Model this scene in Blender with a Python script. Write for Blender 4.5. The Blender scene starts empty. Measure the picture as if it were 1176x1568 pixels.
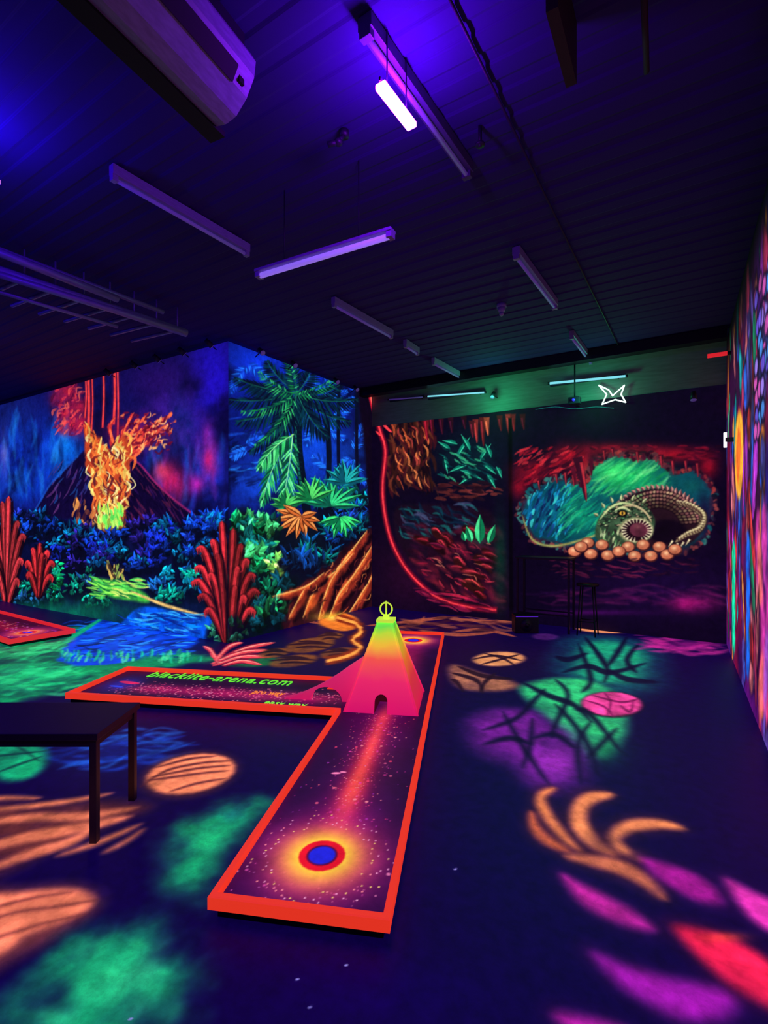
import bpy, bmesh, math, random
import numpy as np
from mathutils import Vector, Matrix
random.seed(11)
R_ = random.Random(5)

# ------------------------------------------------------------------ survey helpers
# measurements taken from the photo (1176x1568 reading grid) -> metres on real room planes
CAM_H, FL, HOR, CXP = 1.6, 770.0, 800.0, 588.0
TH = math.atan2(1070 - 588, FL)
RX, RY, FX, FY = math.cos(TH), math.sin(TH), -math.sin(TH), math.cos(TH)
X_RIGHT, Y_BACK, X_JUNG, Y_VOLC = 0.31, 8.0, -5.28, 4.55
X_EDGE = 0.56
Z_CEIL, Z_WALL = 4.06, 4.0
def ray(px, py):
    u = (px - CXP) / FL; v = (HOR - py) / FL
    return u * RX + FX, u * RY + FY, v
def on_z(px, py, z=0.0):
    d = ray(px, py); t = (z - CAM_H) / d[2]; return (d[0] * t, d[1] * t)
def on_x(px, py, x):
    d = ray(px, py); t = x / d[0]; return (d[1] * t, CAM_H + d[2] * t)
def on_y(px, py, y):
    d = ray(px, py); t = y / d[1]; return (d[0] * t, CAM_H + d[2] * t)
def cw(X, D):  # right / forward of the tripod -> world
    return (X * RX + D * FX, X * RY + D * FY)
def xr(y): return X_RIGHT + (8.0 - y) * .028   # right wall is very slightly out of square

# ------------------------------------------------------------------ paint engine
def vnoise(x, y, seed=0):
    xi = np.floor(x); yi = np.floor(y); fx = x - xi; fy = y - yi
    fx = fx * fx * (3 - 2 * fx); fy = fy * fy * (3 - 2 * fy)
    def h(a, b):
        v = np.sin(a * 127.1 + b * 311.7 + seed * 74.7) * 43758.5453
        return v - np.floor(v)
    return (h(xi, yi) * (1 - fx) + h(xi + 1, yi) * fx) * (1 - fy) + (h(xi, yi + 1) * (1 - fx) + h(xi + 1, yi + 1) * fx) * fy
def fbm(x, y, seed=0, o=3):
    s = 0; a = .5; tot = 0
    for i in range(o):
        s = s + a * vnoise(x * 2 ** i, y * 2 ** i, seed + i); tot += a; a *= .55
    return s / tot
def catmull(pts, n=6, closed=False):
    P = [np.array(p, float) for p in pts]; out = []
    N = len(P)
    rng = range(N) if closed else range(N - 1)
    for i in rng:
        if closed: a, b, c, d = P[i - 1], P[i], P[(i + 1) % N], P[(i + 2) % N]
        else: a, b, c, d = P[max(i - 1, 0)], P[i], P[i + 1], P[min(i + 2, N - 1)]
        for k in range(n):
            t = k / n
            out.append(.5 * ((2 * b) + (c - a) * t + (2 * a - 5 * b + 4 * c - d) * t * t + (3 * b - a - 3 * c + d) * t ** 3))
    if not closed: out.append(P[-1])
    return np.array(out)

class Canvas:
    def __init__(s, S, T, mapf, base):
        s.S, s.T, s.mapf = np.array(S), np.array(T), mapf
        s.res = max(np.min(np.diff(s.S)), np.min(np.diff(s.T)))
        s.A = np.zeros((len(T), len(S), 3)); s.A[:] = np.array(base) / 255.
        s.k = 0
    def m(s, pts):
        return np.array([s.mapf(p[0], p[1]) for p in pts])
    def win(s, x0, x1, y0, y1):
        i0 = np.searchsorted(s.S, x0); i1 = np.searchsorted(s.S, x1)
        j0 = np.searchsorted(s.T, y0); j1 = np.searchsorted(s.T, y1)
        if i1 <= i0 or j1 <= j0: return None
        X, Y = np.meshgrid(s.S[i0:i1], s.T[j0:j1])
        return slice(j0, j1), slice(i0, i1), X, Y
    def comp(s, sj, si, al, c, mode):
        al = al[..., None]; B = s.A[sj, si]
        if mode == 'mix': s.A[sj, si] = B * (1 - al) + c * al
        elif mode == 'add': s.A[sj, si] = B + c * al
    def fillm(s, M, col, soft=.012, a=1., var=.15, vs=7., rough=0., mode='mix', patch=0., ps=5.):
        s.k += 1
        soft = max(soft, s.res * .6)
        w = s.win(M[:, 0].min() - soft - rough, M[:, 0].max() + soft + rough, M[:, 1].min() - soft - rough, M[:, 1].max() + soft + rough)
        if w is None: return
        sj, si, X, Y = w
        ins = np.zeros(X.shape, bool); d2 = np.full(X.shape, 1e9)
        N = len(M)
        for i in range(N):
            x1, y1 = M[i]; x2, y2 = M[(i + 1) % N]
            ex, ey = x2 - x1, y2 - y1; L = ex * ex + ey * ey + 1e-12
            t = np.clip(((X - x1) * ex + (Y - y1) * ey) / L, 0, 1)
            d2 = np.minimum(d2, (X - x1 - t * ex) ** 2 + (Y - y1 - t * ey) ** 2)
            if y1 != y2:
                cr = ((y1 > Y) != (y2 > Y)) & (X < ex * (Y - y1) / (ey if ey else 1e-9) + x1)
                ins ^= cr
        sd = np.sqrt(d2) * np.where(ins, -1, 1)
        if rough: sd = sd + rough * (fbm(X * 6, Y * 6, s.k) - .5) * 2
        al = np.clip(.5 - sd / (2 * soft), 0, 1); al = al * al * (3 - 2 * al) * a
        if patch: al = np.clip(al * (1 - patch + 2.6 * patch * np.clip(fbm(X * ps, Y * ps, s.k + 3, 5) - .18, 0, 1)), 0, 1)
        c = np.ones(X.shape + (3,)) * (np.array(col) / 255.)
        if var: c = c * (1 + var * 2 * (fbm(X * vs, Y * vs, s.k + 9) - .5))[..., None]
        s.comp(sj, si, al, c, mode)
    def poly(s, pts, col, smooth=True, n=5, **k):
        P = catmull(pts, n, True) if smooth else np.array(pts, float)
        s.fillm(s.m(P), col, **k)
    def ell(s, cx, cy, rx, ry, col, ang=0, **k):
        a = math.radians(ang)
        P = [(cx + rx * math.cos(t) * math.cos(a) - ry * math.sin(t) * math.sin(a), cy + rx * math.cos(t) * math.sin(a) + ry * math.sin(t) * math.cos(a)) for t in np.linspace(0, 2 * math.pi, 21)[:-1]]
        s.fillm(s.m(P), col, **k)
    def line(s, pts, w, col, prof='both', n=5, **k):
        P = catmull(pts, n) if len(pts) > 2 else np.array([np.array(pts[0]) * (1 - t) + np.array(pts[1]) * t for t in np.linspace(0, 1, 5)])
        tg = np.gradient(P, axis=0); tg /= (np.linalg.norm(tg, axis=1)[:, None] + 1e-9)
        nr = np.stack([-tg[:, 1], tg[:, 0]], 1); t = np.linspace(0, 1, len(P))
        W = {'both': np.sin(np.pi * t) ** .6, 'end': (1 - t) ** .7, 'start': t ** .7, 'none': np.ones_like(t)}[prof][:, None] * w / 2 + min(.1, w * .2)
        s.fillm(s.m(np.concatenate([P + nr * W, (P - nr * W)[::-1]])), col, **k)
    def leaf(s, p0, p1, w, col, hi=None, **k):
        p0 = np.array(p0, float); p1 = np.array(p1, float); d = p1 - p0; L = np.linalg.norm(d) + 1e-6; d /= L; nr = np.array([-d[1], d[0]])
        ts = [0, .2, .45, .7, 1]; ws = [0, .8, 1, .7, 0]
        up = [p0 + d * L * t + nr * w * .5 * q for t, q in zip(ts, ws)]; dn = [p0 + d * L * t - nr * w * .5 * q for t, q in zip(ts, ws)]
        s.fillm(s.m(up + dn[::-1][1:-1]), col, **k)
        if hi is not None:
            side = up if nr[1] < 0 else dn
            ax = [p0 + d * L * t for t in ts]
            s.fillm(s.m(side + ax[::-1][1:-1]), hi, **k)
    def glow(s, cx, cy, rx, ry, col, a=1., mode='mix', patch=0., p=1.5):
        M = s.m([(cx, cy), (cx + rx, cy), (cx - rx, cy), (cx, cy + ry), (cx, cy - ry)])
        ax = (M[1] - M[2]) / 2; ay = (M[3] - M[4]) / 2
        ex = abs(ax[0]) + abs(ay[0]); ey = abs(ax[1]) + abs(ay[1])
        w = s.win(M[0, 0] - 2.2 * ex, M[0, 0] + 2.2 * ex, M[0, 1] - 2.2 * ey, M[0, 1] + 2.2 * ey)
        if w is None: return
        s.k += 1
        sj, si, X, Y = w; det = ax[0] * ay[1] - ax[1] * ay[0]
        dx = X - M[0, 0]; dy = Y - M[0, 1]
        u = (dx * ay[1] - dy * ay[0]) / det; v = (-dx * ax[1] + dy * ax[0]) / det
        al = a * np.exp(-(u * u + v * v) * p)
        if patch: al = al * np.clip(1 - patch + 2.4 * patch * (fbm(X * 4, Y * 4, s.k, 5) - .15), 0, 1.3)
        al = np.clip(al - .002, 0, 1)
        s.comp(sj, si, al, np.ones(X.shape + (3,)) * np.array(col) / 255., mode)
    def frond(s, p0, p1, bend, n, L, w, cols, droop=0, rib=None, ang=58, **k):
        p0 = np.array(p0, float); p1 = np.array(p1, float); d = p1 - p0; nr = np.array([-d[1], d[0]]); nr /= np.linalg.norm(nr)
        mid = (p0 + p1) / 2 + nr * bend
        f = lambda t: (1 - t) ** 2 * p0 + 2 * t * (1 - t) * mid + t * t * p1
        for i in range(n):
            t = .08 + .92 * i / (n - 1); p = f(t); tg = f(min(t + .02, 1.02)) - f(t - .02); tg /= np.linalg.norm(tg)
            l = L * (math.sin(math.pi * min(.18 + .72 * t, 1))) * R_.uniform(.85, 1.15)
            for sg in (1, -1):
                a = sg * math.radians(ang - 30 * t + R_.uniform(-6, 6))
                dd = np.array([tg[0] * math.cos(a) - tg[1] * math.sin(a), tg[0] * math.sin(a) + tg[1] * math.cos(a)])
                q = p + dd * l + np.array([0, droop * l])
                c = R_.choice(cols); s.leaf(p, q, w, c, **k)
        if rib is not None: s.line([f(0), f(.35), f(.7), f(1)], 1.6, rib, 'end')
    def bush(s, cx, cy, rx, ry, n, L, w, cols, hi=1.5, up=.4):
        for i in range(n):
            a = R_.uniform(0, 2 * math.pi); r = math.sqrt(R_.random())
            p = (cx + rx * r * math.cos(a), cy + ry * r * math.sin(a))
            b = R_.uniform(0, 2 * math.pi); l = L * R_.uniform(.6, 1.3)
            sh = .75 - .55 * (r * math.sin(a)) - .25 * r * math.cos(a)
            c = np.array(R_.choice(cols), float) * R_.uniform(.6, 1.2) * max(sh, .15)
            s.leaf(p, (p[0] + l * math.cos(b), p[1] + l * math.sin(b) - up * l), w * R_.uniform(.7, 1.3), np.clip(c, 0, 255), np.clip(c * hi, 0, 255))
    def clumps(s, box, n, r, cols, L=8, w=4, k=34, dark=(5, 8, 30)):
        C = sorted([(R_.uniform(box[1], box[3]), R_.uniform(box[0], box[2])) for _ in range(n)])
        for y, x in C:
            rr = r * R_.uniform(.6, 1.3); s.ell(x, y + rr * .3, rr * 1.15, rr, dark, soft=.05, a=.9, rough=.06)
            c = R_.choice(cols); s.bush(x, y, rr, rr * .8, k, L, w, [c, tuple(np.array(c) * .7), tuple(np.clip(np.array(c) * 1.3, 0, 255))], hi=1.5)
    def redplant(s, bx, by, tips, w=9, col=(205, 45, 60)):
        # agave-like plant: arching blades rising from one base, each with a lit upper edge and ribbing
        for (tx, ty) in tips:
            dx = tx - bx; P = [(bx + dx * .08, by), (bx + dx * .35, ty + (by - ty) * .42), (bx + dx * .72, ty + (by - ty) * .06 - 4), (tx, ty + 4)]
            c = np.array(col, float) * R_.uniform(.65, 1.1)
            s.line([(a + 1.5, b + 2) for a, b in P], w * 1.5, (20, 4, 16), 'both', soft=.02, a=.85)
            s.line(P, w, tuple(c * .55), 'both', rough=.02)
            s.line([(a, b - 1.5) for a, b in P], w * .42, tuple(np.clip(c * 1.15, 0, 255)), 'both')
            Q = catmull(P, 5); 
            for i in range(2, len(Q) - 1):
                x, y = Q[i]; sg = 1 if dx > 0 else -1
                s.line([(x, y), (x - sg * 1.5, y + w * .8)], 1.8, tuple(np.clip(c * R_.uniform(.8, 1.2), 0, 255)), 'end')
    def scr(s, box, n, d, L, w, cols, jit=.25, a=.9, curve=.12, mask=None, **k):
        for i in range(n):
            x = R_.uniform(box[0], box[2]); y = R_.uniform(box[1], box[3])
            if mask is not None and not inside(mask, x, y): continue
            an = math.atan2(d[1], d[0]) + R_.uniform(-jit, jit); l = L * R_.uniform(.5, 1.4)
            dx, dy = l * math.cos(an), l * math.sin(an); c = curve * R_.uniform(-1, 1)
            s.line([(x - dx / 2, y - dy / 2), (x - dy * c, y + dx * c), (x + dx / 2, y + dy / 2)], w * R_.uniform(.5, 1.5), R_.choice(cols), n=3, a=a, **k)
    def clouds(s, col, a=.5, sc=1., thr=.45, seed=1, box=None):
        X, Y = np.meshgrid(s.S, s.T)
        f = np.clip((fbm(X * sc, Y * sc * 1.3, seed, 5) - thr) * 4, 0, 1) * a
        if box is not None:
            M = s.m([(box[0], box[1]), (box[2], box[3])])
            for ax, G in ((0, X), (1, Y)):
                lo, hi = sorted((M[0, ax], M[1, ax])); mr = (hi - lo) * .2
                f = f * np.clip((G - lo) / mr, 0, 1) * np.clip((hi - G) / mr, 0, 1)
        s.comp(slice(None), slice(None), f, np.ones(X.shape + (3,)) * np.array(col) / 255., 'mix')
    def mesh(s, name, to3d, mat, flip=False):
        nt, ns = len(s.T), len(s.S); X, Y = np.meshgrid(s.S, s.T)
        co = np.stack(to3d(X.ravel(), Y.ravel()), 1).astype(np.float32)
        idx = np.arange(nt * ns).reshape(nt, ns)
        q = np.stack([idx[:-1, :-1], idx[:-1, 1:], idx[1:, 1:], idx[1:, :-1]], -1).reshape(-1, 4)
        if flip: q = q[:, ::-1]
        me = bpy.data.meshes.new(name); me.vertices.add(len(co)); me.vertices.foreach_set('co', co.ravel())
        me.loops.add(q.size); me.loops.foreach_set('vertex_index', q.ravel().astype(np.int32))
        me.polygons.add(len(q)); me.polygons.foreach_set('loop_start', np.arange(0, q.size, 4, dtype=np.int32))
        me.update(calc_edges=True); me.validate()
        A = np.clip(s.A, 0, 1); ln = np.where(A <= .04045, A / 12.92, ((A + .055) / 1.055) ** 2.4).reshape(-1, 3)
        at = me.color_attributes.new('Paint', 'FLOAT_COLOR', 'POINT')
        at.data.foreach_set('color', np.concatenate([ln, np.ones((len(ln), 1))], 1).astype(np.float32).ravel())
        me.materials.append(mat); ob = bpy.data.objects.new(name, me); bpy.context.collection.objects.link(ob)
        return ob
def inside(P, x, y):
    r = False; n = len(P)
    for i in range(n):
        x1, y1 = P[i]; x2, y2 = P[(i + 1) % n]
        if (y1 > y) != (y2 > y) and x < (x2 - x1) * (y - y1) / (y2 - y1) + x1: r = not r
    return r

# ------------------------------------------------------------------ materials
def lin(c):
    return tuple((v / 255 / 12.92 if v / 255 <= .04045 else ((v / 255 + .055) / 1.055) ** 2.4) for v in c)
def nosample(m):
    try: m.cycles.emission_sampling = 'NONE'
    except Exception: pass
    return m
def mat(name, col, rough=.6, emit=None, es=1., metal=0., noise=.15, scale=20):
    m = bpy.data.materials.new(name); m.use_nodes = True; nt = m.node_tree; b = nt.nodes['Principled BSDF']
    c = lin(col)
    n = nt.nodes.new('ShaderNodeTexNoise'); n.inputs['Scale'].default_value = scale
    r = nt.nodes.new('ShaderNodeValToRGB'); r.color_ramp.elements[0].position = .3; r.color_ramp.elements[1].position = .7
    r.color_ramp.elements[0].color = (*[v * (1 - noise) for v in c], 1); r.color_ramp.elements[1].color = (*[min(1, v * (1 + noise)) for v in c], 1)
    nt.links.new(n.outputs['Fac'], r.inputs['Fac']); nt.links.new(r.outputs['Color'], b.inputs['Base Color'])
    b.inputs['Roughness'].default_value = rough; b.inputs['Metallic'].default_value = metal
    if emit: b.inputs['Emission Color'].default_value = (*lin(emit), 1); b.inputs['Emission Strength'].default_value = es
    return nosample(m)
def paintmat(name, es=1., rough=.6, basek=.25, gr=9):
    m = bpy.data.materials.new(name); m.use_nodes = True; nt = m.node_tree; b = nt.nodes['Principled BSDF']
    at = nt.nodes.new('ShaderNodeAttribute'); at.attribute_name = 'Paint'
    tc = nt.nodes.new('ShaderNodeTexCoord'); n = nt.nodes.new('ShaderNodeTexNoise'); n.inputs['Scale'].default_value = gr; n.inputs['Detail'].default_value = 9; n.inputs['Roughness'].default_value = .75
    nt.links.new(tc.outputs['Object'], n.inputs['Vector'])
    mr = nt.nodes.new('ShaderNodeMapRange'); mr.inputs[1].default_value = .3; mr.inputs[2].default_value = .7; mr.inputs[3].default_value = .62; mr.inputs[4].default_value = 1.34
    nt.links.new(n.outputs['Fac'], mr.inputs[0])
    mx = nt.nodes.new('ShaderNodeVectorMath'); mx.operation = 'SCALE'
    nt.links.new(at.outputs['Color'], mx.inputs[0]); nt.links.new(mr.outputs[0], mx.inputs['Scale'])
    b2 = nt.nodes.new('ShaderNodeVectorMath'); b2.operation = 'SCALE'; b2.inputs['Scale'].default_value = basek
    nt.links.new(mx.outputs[0], b2.inputs[0]); nt.links.new(b2.outputs[0], b.inputs['Base Color'])
    nt.links.new(mx.outputs[0], b.inputs['Emission Color']); b.inputs['Emission Strength'].default_value = es
    b.inputs['Roughness'].default_value = rough; b.inputs['Specular IOR Level'].default_value = .25
    return nosample(m)
M_wall = paintmat('fluorescent_mural_paint', 1.1, .8)
M_floor = paintmat('fluorescent_floor_paint_and_ambient', 1.05, .5, basek=.8, gr=14)
M_lane = paintmat('lane_print', 1.05, .5, gr=4)
M_black = mat('black_lacquer', (14, 11, 18), .4)
M_dark = mat('dark_metal', (34, 28, 46), .5)
M_ceil = mat('dark_ceiling', (46, 12, 104), .9, noise=.25, scale=3)
M_white = mat('aged_white_plastic', (150, 138, 185), .45)
M_shade = mat('white_plastic_darkened', (84, 70, 110), .5)  # white plastic with shade put into the colour, for the batten beside the lamp
M_tube = mat('fluorescent_tube_idle', (150, 130, 190), .4, (100, 64, 180), .2)
M_tubeh = mat('fluorescent_tube_hanging', (200, 190, 230), .4, (150, 110, 240), .7)
M_orange = mat('neon_orange_paint', (255, 80, 40), .5, (238, 54, 30), .85, noise=.05)
M_red = mat('neon_red_paint', (255, 40, 50), .5, (240, 40, 50), .7)
M_slot = mat('dark_slot', (8, 8, 12), .7)
M_pipe = mat('galvanised_pipe', (150, 130, 190), .45, metal=.3)
def lampmat(name, rgb, s):
    m = bpy.data.materials.new(name); m.use_nodes = True; nt = m.node_tree; nt.nodes.clear()
    e = nt.nodes.new('ShaderNodeEmission'); o = nt.nodes.new('ShaderNodeOutputMaterial'); e.inputs[0].default_value = (*rgb, 1); e.inputs[1].default_value = s
    nt.links.new(e.outputs[0], o.inputs[0]); return m
M_uv = lampmat('uv_lamp_glow', (.26, .007, 1.), 240)
M_uvb = lampmat('uv_lamp_blue', (.05, .008, 1.), 150)
M_neonw = lampmat('neon_white', (.75, 1., .9), 1.6)
M_tubec = lampmat('cyan_tube', (.2, .7, .8), 1.1)
M_lampw = lampmat('small_lamp_white', (.9, .85, 1), 2.5)

# ------------------------------------------------------------------ mesh helpers
def link(o, parent=None):
    bpy.context.collection.objects.link(o)
    if parent: o.parent = parent
    return o
def empty(name, loc=(0, 0, 0), rz=0):
    e = bpy.data.objects.new(name, None); e.location = loc; e.rotation_euler = (0, 0, rz); e.empty_display_size = .1
    return link(e)
def obj_from_bm(name, bm, mats, parent=None):
    me = bpy.data.meshes.new(name); bm.normal_update(); bm.to_mesh(me); bm.free()
    for m in mats: me.materials.append(m)
    return link(bpy.data.objects.new(name, me), parent)
def bbox(bm, c, sz, mi=0, rz=0, bev=0):
    mtx = Matrix.Translation(c) @ Matrix.Rotation(rz, 4, 'Z') @ Matrix.Diagonal((*sz, 1))
    r = bmesh.ops.create_cube(bm, size=1, matrix=mtx)
    fs = set(f for v in r['verts'] for f in v.link_faces)
    for f in fs: f.material_index = mi
    if bev:
        es = set(e for v in r['verts'] for e in v.link_edges)
        q = bmesh.ops.bevel(bm, geom=list(es), offset=bev, segments=2, affect='EDGES', profile=.7)
        for f in q['faces']: f.material_index = mi
def bcyl(bm, a, b, r, mi=0, seg=12, r2=None):
    a = Vector(a); b = Vector(b); d = b - a
    q = Vector((0, 0, 1)).rotation_difference(d.normalized()).to_matrix().to_4x4()
    rr = bmesh.ops.create_cone(bm, cap_ends=True, segments=seg, radius1=r, radius2=r if r2 is None else r2, depth=d.length, matrix=Matrix.Translation((a + b) / 2) @ q)
    for f in set(f for v in rr['verts'] for f in v.link_faces): f.material_index = mi; f.smooth = True
def bsph(bm, c, r, mi=0, sc=(1, 1, 1)):
    rr = bmesh.ops.create_uvsphere(bm, u_segments=14, v_segments=8, radius=r, matrix=Matrix.Translation(c) @ Matrix.Diagonal((*sc, 1)))
    for f in set(f for v in rr['verts'] for f in v.link_faces): f.material_index = mi; f.smooth = True
def extrude_profile(bm, prof, fn0, fn1, mi=0):
    a = [bm.verts.new(fn0(p)) for p in prof]; b = [bm.verts.new(fn1(p)) for p in prof]; n = len(prof)
    fs = [bm.faces.new(a[::-1]), bm.faces.new(b)]
    for i in range(n): fs.append(bm.faces.new((a[i], a[(i + 1) % n], b[(i + 1) % n], b[i])))
    for f in fs: f.material_index = mi
    return fs
def ar(*segs):
    out = []
    for a, b, st in segs: out += list(np.arange(a, b - 1e-6, st))
    out.append(segs[-1][1]); return np.array(out)

# ================================================================== VOLCANO WALL
V = Canvas(ar((-13.6, X_JUNG, .010)), ar((0, Z_WALL, .008)), lambda x, y: on_y(x, y, Y_VOLC), (14, 9, 70))
V.glow(40, 700, 120, 90, (10, 44, 200), .9, patch=.4)
V.glow(325, 580, 45, 90, (30, 14, 205), .95, patch=.15)
V.glow(20, 640, 50, 50, (16, 30, 110), .8)
V.glow(100, 700, 32, 60, (8, 115, 230), .85, patch=.4)
V.glow(30, 740, 40, 40, (10, 70, 210), .7, patch=.5)
V.glow(322, 730, 30, 70, (20, 50, 220), .85, patch=.4)
V.glow(250, 585, 70, 45, (38, 12, 98), .8)
V.glow(275, 660, 30, 60, (16, 40, 125), .7, patch=.4)
V.clouds((5, 3, 32), .7, 1.3, .5, 4)
V.clouds((90, 30, 190), .4, 1.8, .56, 9, (180, 600, 350, 790))
V.clouds((20, 90, 230), .4, 1.8, .56, 29, (-10, 660, 140, 780))
V.scr((225, 680, 348, 770), 60, (0, 1), 55, 6, [(40, 50, 210), (120, 40, 180), (20, 90, 210), (10, 10, 60)], a=.3, soft=.05)
V.scr((0, 650, 125, 760), 60, (0, 1), 50, 7, [(20, 120, 230), (10, 60, 190), (8, 10, 60), (40, 150, 240)], a=.3, soft=.05)
for x, y, rx, ry, c in [(262, 738, 26, 30, (230, 30, 100)), (248, 722, 14, 16, (240, 60, 90)), (322, 705, 14, 30, (215, 30, 120)), (300, 742, 16, 18, (180, 30, 160)), (318, 670, 10, 24, (150, 30, 160)), (120, 655, 20, 18, (120, 30, 90))]:
    V.glow(x, y, rx, ry, c, .85, patch=.4)
V.poly([(50, 790), (75, 745), (98, 720), (118, 700), (128, 690), (140, 700), (152, 800)], (15, 7, 50), smooth=False, soft=.03, rough=.03)
V.scr((78, 715, 135, 780), 40, (-.5, 1), 22, 2.5, [(50, 50, 130), (100, 50, 120), (8, 4, 34), (30, 80, 160)], a=.6)
V.line([(50, 788), (75, 745), (98, 720), (120, 698)], 2.5, (30, 90, 200), 'none', soft=.02, a=.6)
CONE = [(140, 815), (178, 742), (196, 712), (203, 705), (214, 712), (236, 738), (262, 762), (298, 790), (335, 812)]
V.poly(CONE, (14, 5, 42), smooth=False, soft=.02, rough=.02)
V.scr((180, 715, 290, 800), 130, (.7, 1), 24, 2.4, [(80, 25, 80), (50, 16, 90), (8, 3, 28), (120, 34, 70), (30, 10, 60)], a=.5, mask=CONE)
V.line([(205, 705), (216, 713), (238, 739), (264, 763), (298, 789)], 2.6, (190, 40, 110), 'none', soft=.02, a=.75)
for (x, y, r) in [(104, 598, 18), (90, 612, 16), (118, 622, 18), (98, 634, 16), (112, 650, 16), (88, 592, 11), (124, 645, 12), (98, 660, 10)]:
    V.glow(x, y, r, r * .9, (185, 24, 58), .9, patch=.5)
V.scr((82, 585, 128, 662), 80, (.6, -.8), 12, 3, [(230, 55, 70), (255, 100, 80), (80, 8, 50), (120, 14, 60)], a=.6, curve=.5)
for x, y0, y1, w in [(135, 570, 690, 3.6), (131, 575, 640, 2), (158, 560, 655, 2.6), (175, 556, 650, 3.6), (180, 562, 700, 2.2), (141, 580, 660, 1.8)]:
    V.line([(x, y0), (x + 1, (y0 + y1) / 2), (x - 1, y1)], w * 2, (120, 14, 50), 'none', soft=.05, a=.5); V.line([(x, y0), (x + 1, (y0 + y1) / 2), (x - 1, y1)], w, (250, 66, 62), 'none', soft=.015, a=.9)
V.glow(205, 665, 50, 28, (150, 18, 54), .7, patch=.4)
arms = [((180, 700), (200, 665), (228, 632)), ((182, 700), (212, 668), (250, 640)), ((186, 702), (222, 668), (268, 646)), ((180, 690), (192, 655), (205, 632)),
        ((186, 705), (222, 680), (244, 662)), ((176, 690), (168, 655), (176, 640)), ((150, 690), (140, 665), (128, 650)), ((186, 710), (205, 700), (216, 690)), ((190, 700), (230, 660), (262, 634))]
for A in arms:
    V.line(A, 10, (200, 44, 48), 'end', soft=.03, rough=.06); V.line(A, 5, (250, 105, 65), 'end', soft=.02, rough=.05)
V.scr((185, 635, 262, 690), 130, (.8, -.7), 10, 3, [(250, 130, 75), (240, 80, 56), (120, 16, 44), (255, 180, 110), (90, 10, 40)], a=.8, curve=.5, jit=.6)
COL = [(132, 648), (148, 668), (170, 690), (190, 668), (203, 690), (197, 740), (190, 800), (168, 818), (148, 800), (140, 740), (130, 700)]
V.poly(COL, (190, 66, 36), soft=.04, rough=.08)
V.scr((130, 655, 203, 800), 330, (.05, 1), 22, 3.4, [(255, 180, 76), (255, 228, 120), (240, 110, 46), (130, 34, 34), (220, 180, 84), (250, 140, 56), (80, 24, 40), (255, 240, 160)], a=.85, jit=.45, curve=.5, mask=COL)
V.scr((148, 775, 188, 808), 50, (.1, 1), 14, 4, [(190, 255, 80), (110, 255, 100), (255, 240, 120), (60, 190, 80)], a=.8)
V.glow(168, 800, 20, 14, (120, 255, 90), .6)
V.scr((112, 765, 145, 812), 34, (-.3, 1), 16, 5, [(210, 120, 60), (240, 160, 80), (120, 60, 50), (60, 24, 40)], a=.8)
V.poly([(-60, 790), (40, 785), (120, 805), (150, 815), (200, 812), (260, 805), (320, 800), (380, 790), (380, 990), (-60, 990)], (8, 12, 52), soft=.08, rough=.12)
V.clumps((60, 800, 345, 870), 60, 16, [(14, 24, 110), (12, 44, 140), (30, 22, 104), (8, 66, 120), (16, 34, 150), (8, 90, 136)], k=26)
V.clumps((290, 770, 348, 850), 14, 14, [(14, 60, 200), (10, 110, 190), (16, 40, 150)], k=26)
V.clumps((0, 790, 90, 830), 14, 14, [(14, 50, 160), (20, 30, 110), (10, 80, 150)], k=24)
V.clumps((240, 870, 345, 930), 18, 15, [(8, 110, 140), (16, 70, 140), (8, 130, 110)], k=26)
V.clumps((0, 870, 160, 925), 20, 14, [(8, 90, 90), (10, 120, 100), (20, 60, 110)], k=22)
V.scr((165, 862, 190, 886), 30, (0, 1), 14, 3, [(230, 190, 90), (150, 180, 80), (60, 40, 40)], a=.85, jit=.6)
V.glow(90, 938, 130, 22, (8, 120, 90), .8, patch=.4)
V.bush(80, 885, 18, 26, 70, 9, 5, [(10, 210, 120), (10, 150, 120)])
V.poly([(140, 886), (185, 892), (222, 908), (228, 922), (205, 920), (165, 912)], (60, 180, 60), soft=.04, patch=.3)
V.scr((142, 888, 215, 915), 60, (1, .25), 22, 2.6, [(150, 255, 90), (220, 240, 110), (20, 110, 60), (90, 230, 90)], a=.85)
V.line([(200, 905), (240, 922), (270, 932), (320, 945)], 5, (235, 190, 110), soft=.02)
V.poly([(190, 950), (215, 930), (250, 932), (300, 942), (352, 950), (352, 1000), (150, 1000)], (8, 80, 210), soft=.03, var=.4)
V.scr((195, 938, 300, 975), 80, (1, .12), 26, 2.5, [(10, 150, 255), (10, 50, 170), (60, 190, 255), (8, 30, 120)], a=.8)
V.redplant(10, 930, [(-14, 800), (2, 770), (14, 762), (30, 800), (40, 820), (-20, 840), (36, 858), (-14, 870), (30, 890)], 9, (190, 50, 60))
V.redplant(58, 915, [(38, 862), (48, 842), (62, 834), (76, 846), (84, 862), (40, 880), (82, 884), (66, 850)], 8, (235, 50, 60))
V.clumps((318, 935, 348, 985), 6, 12, [(20, 60, 60), (30, 90, 70)], k=16)
V.redplant(346, 985, [(338, 800), (322, 828), (308, 848), (297, 868), (292, 890), (300, 838), (302, 912), (312, 935), (318, 880), (330, 850)], 10, (200, 42, 52))
V.glow(6, 700, 8, 40, (110, 100, 190), .6, patch=.4)
V.mesh('wall_left', lambda s, t: (s, np.full_like(s, Y_VOLC), t), M_wall)

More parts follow.
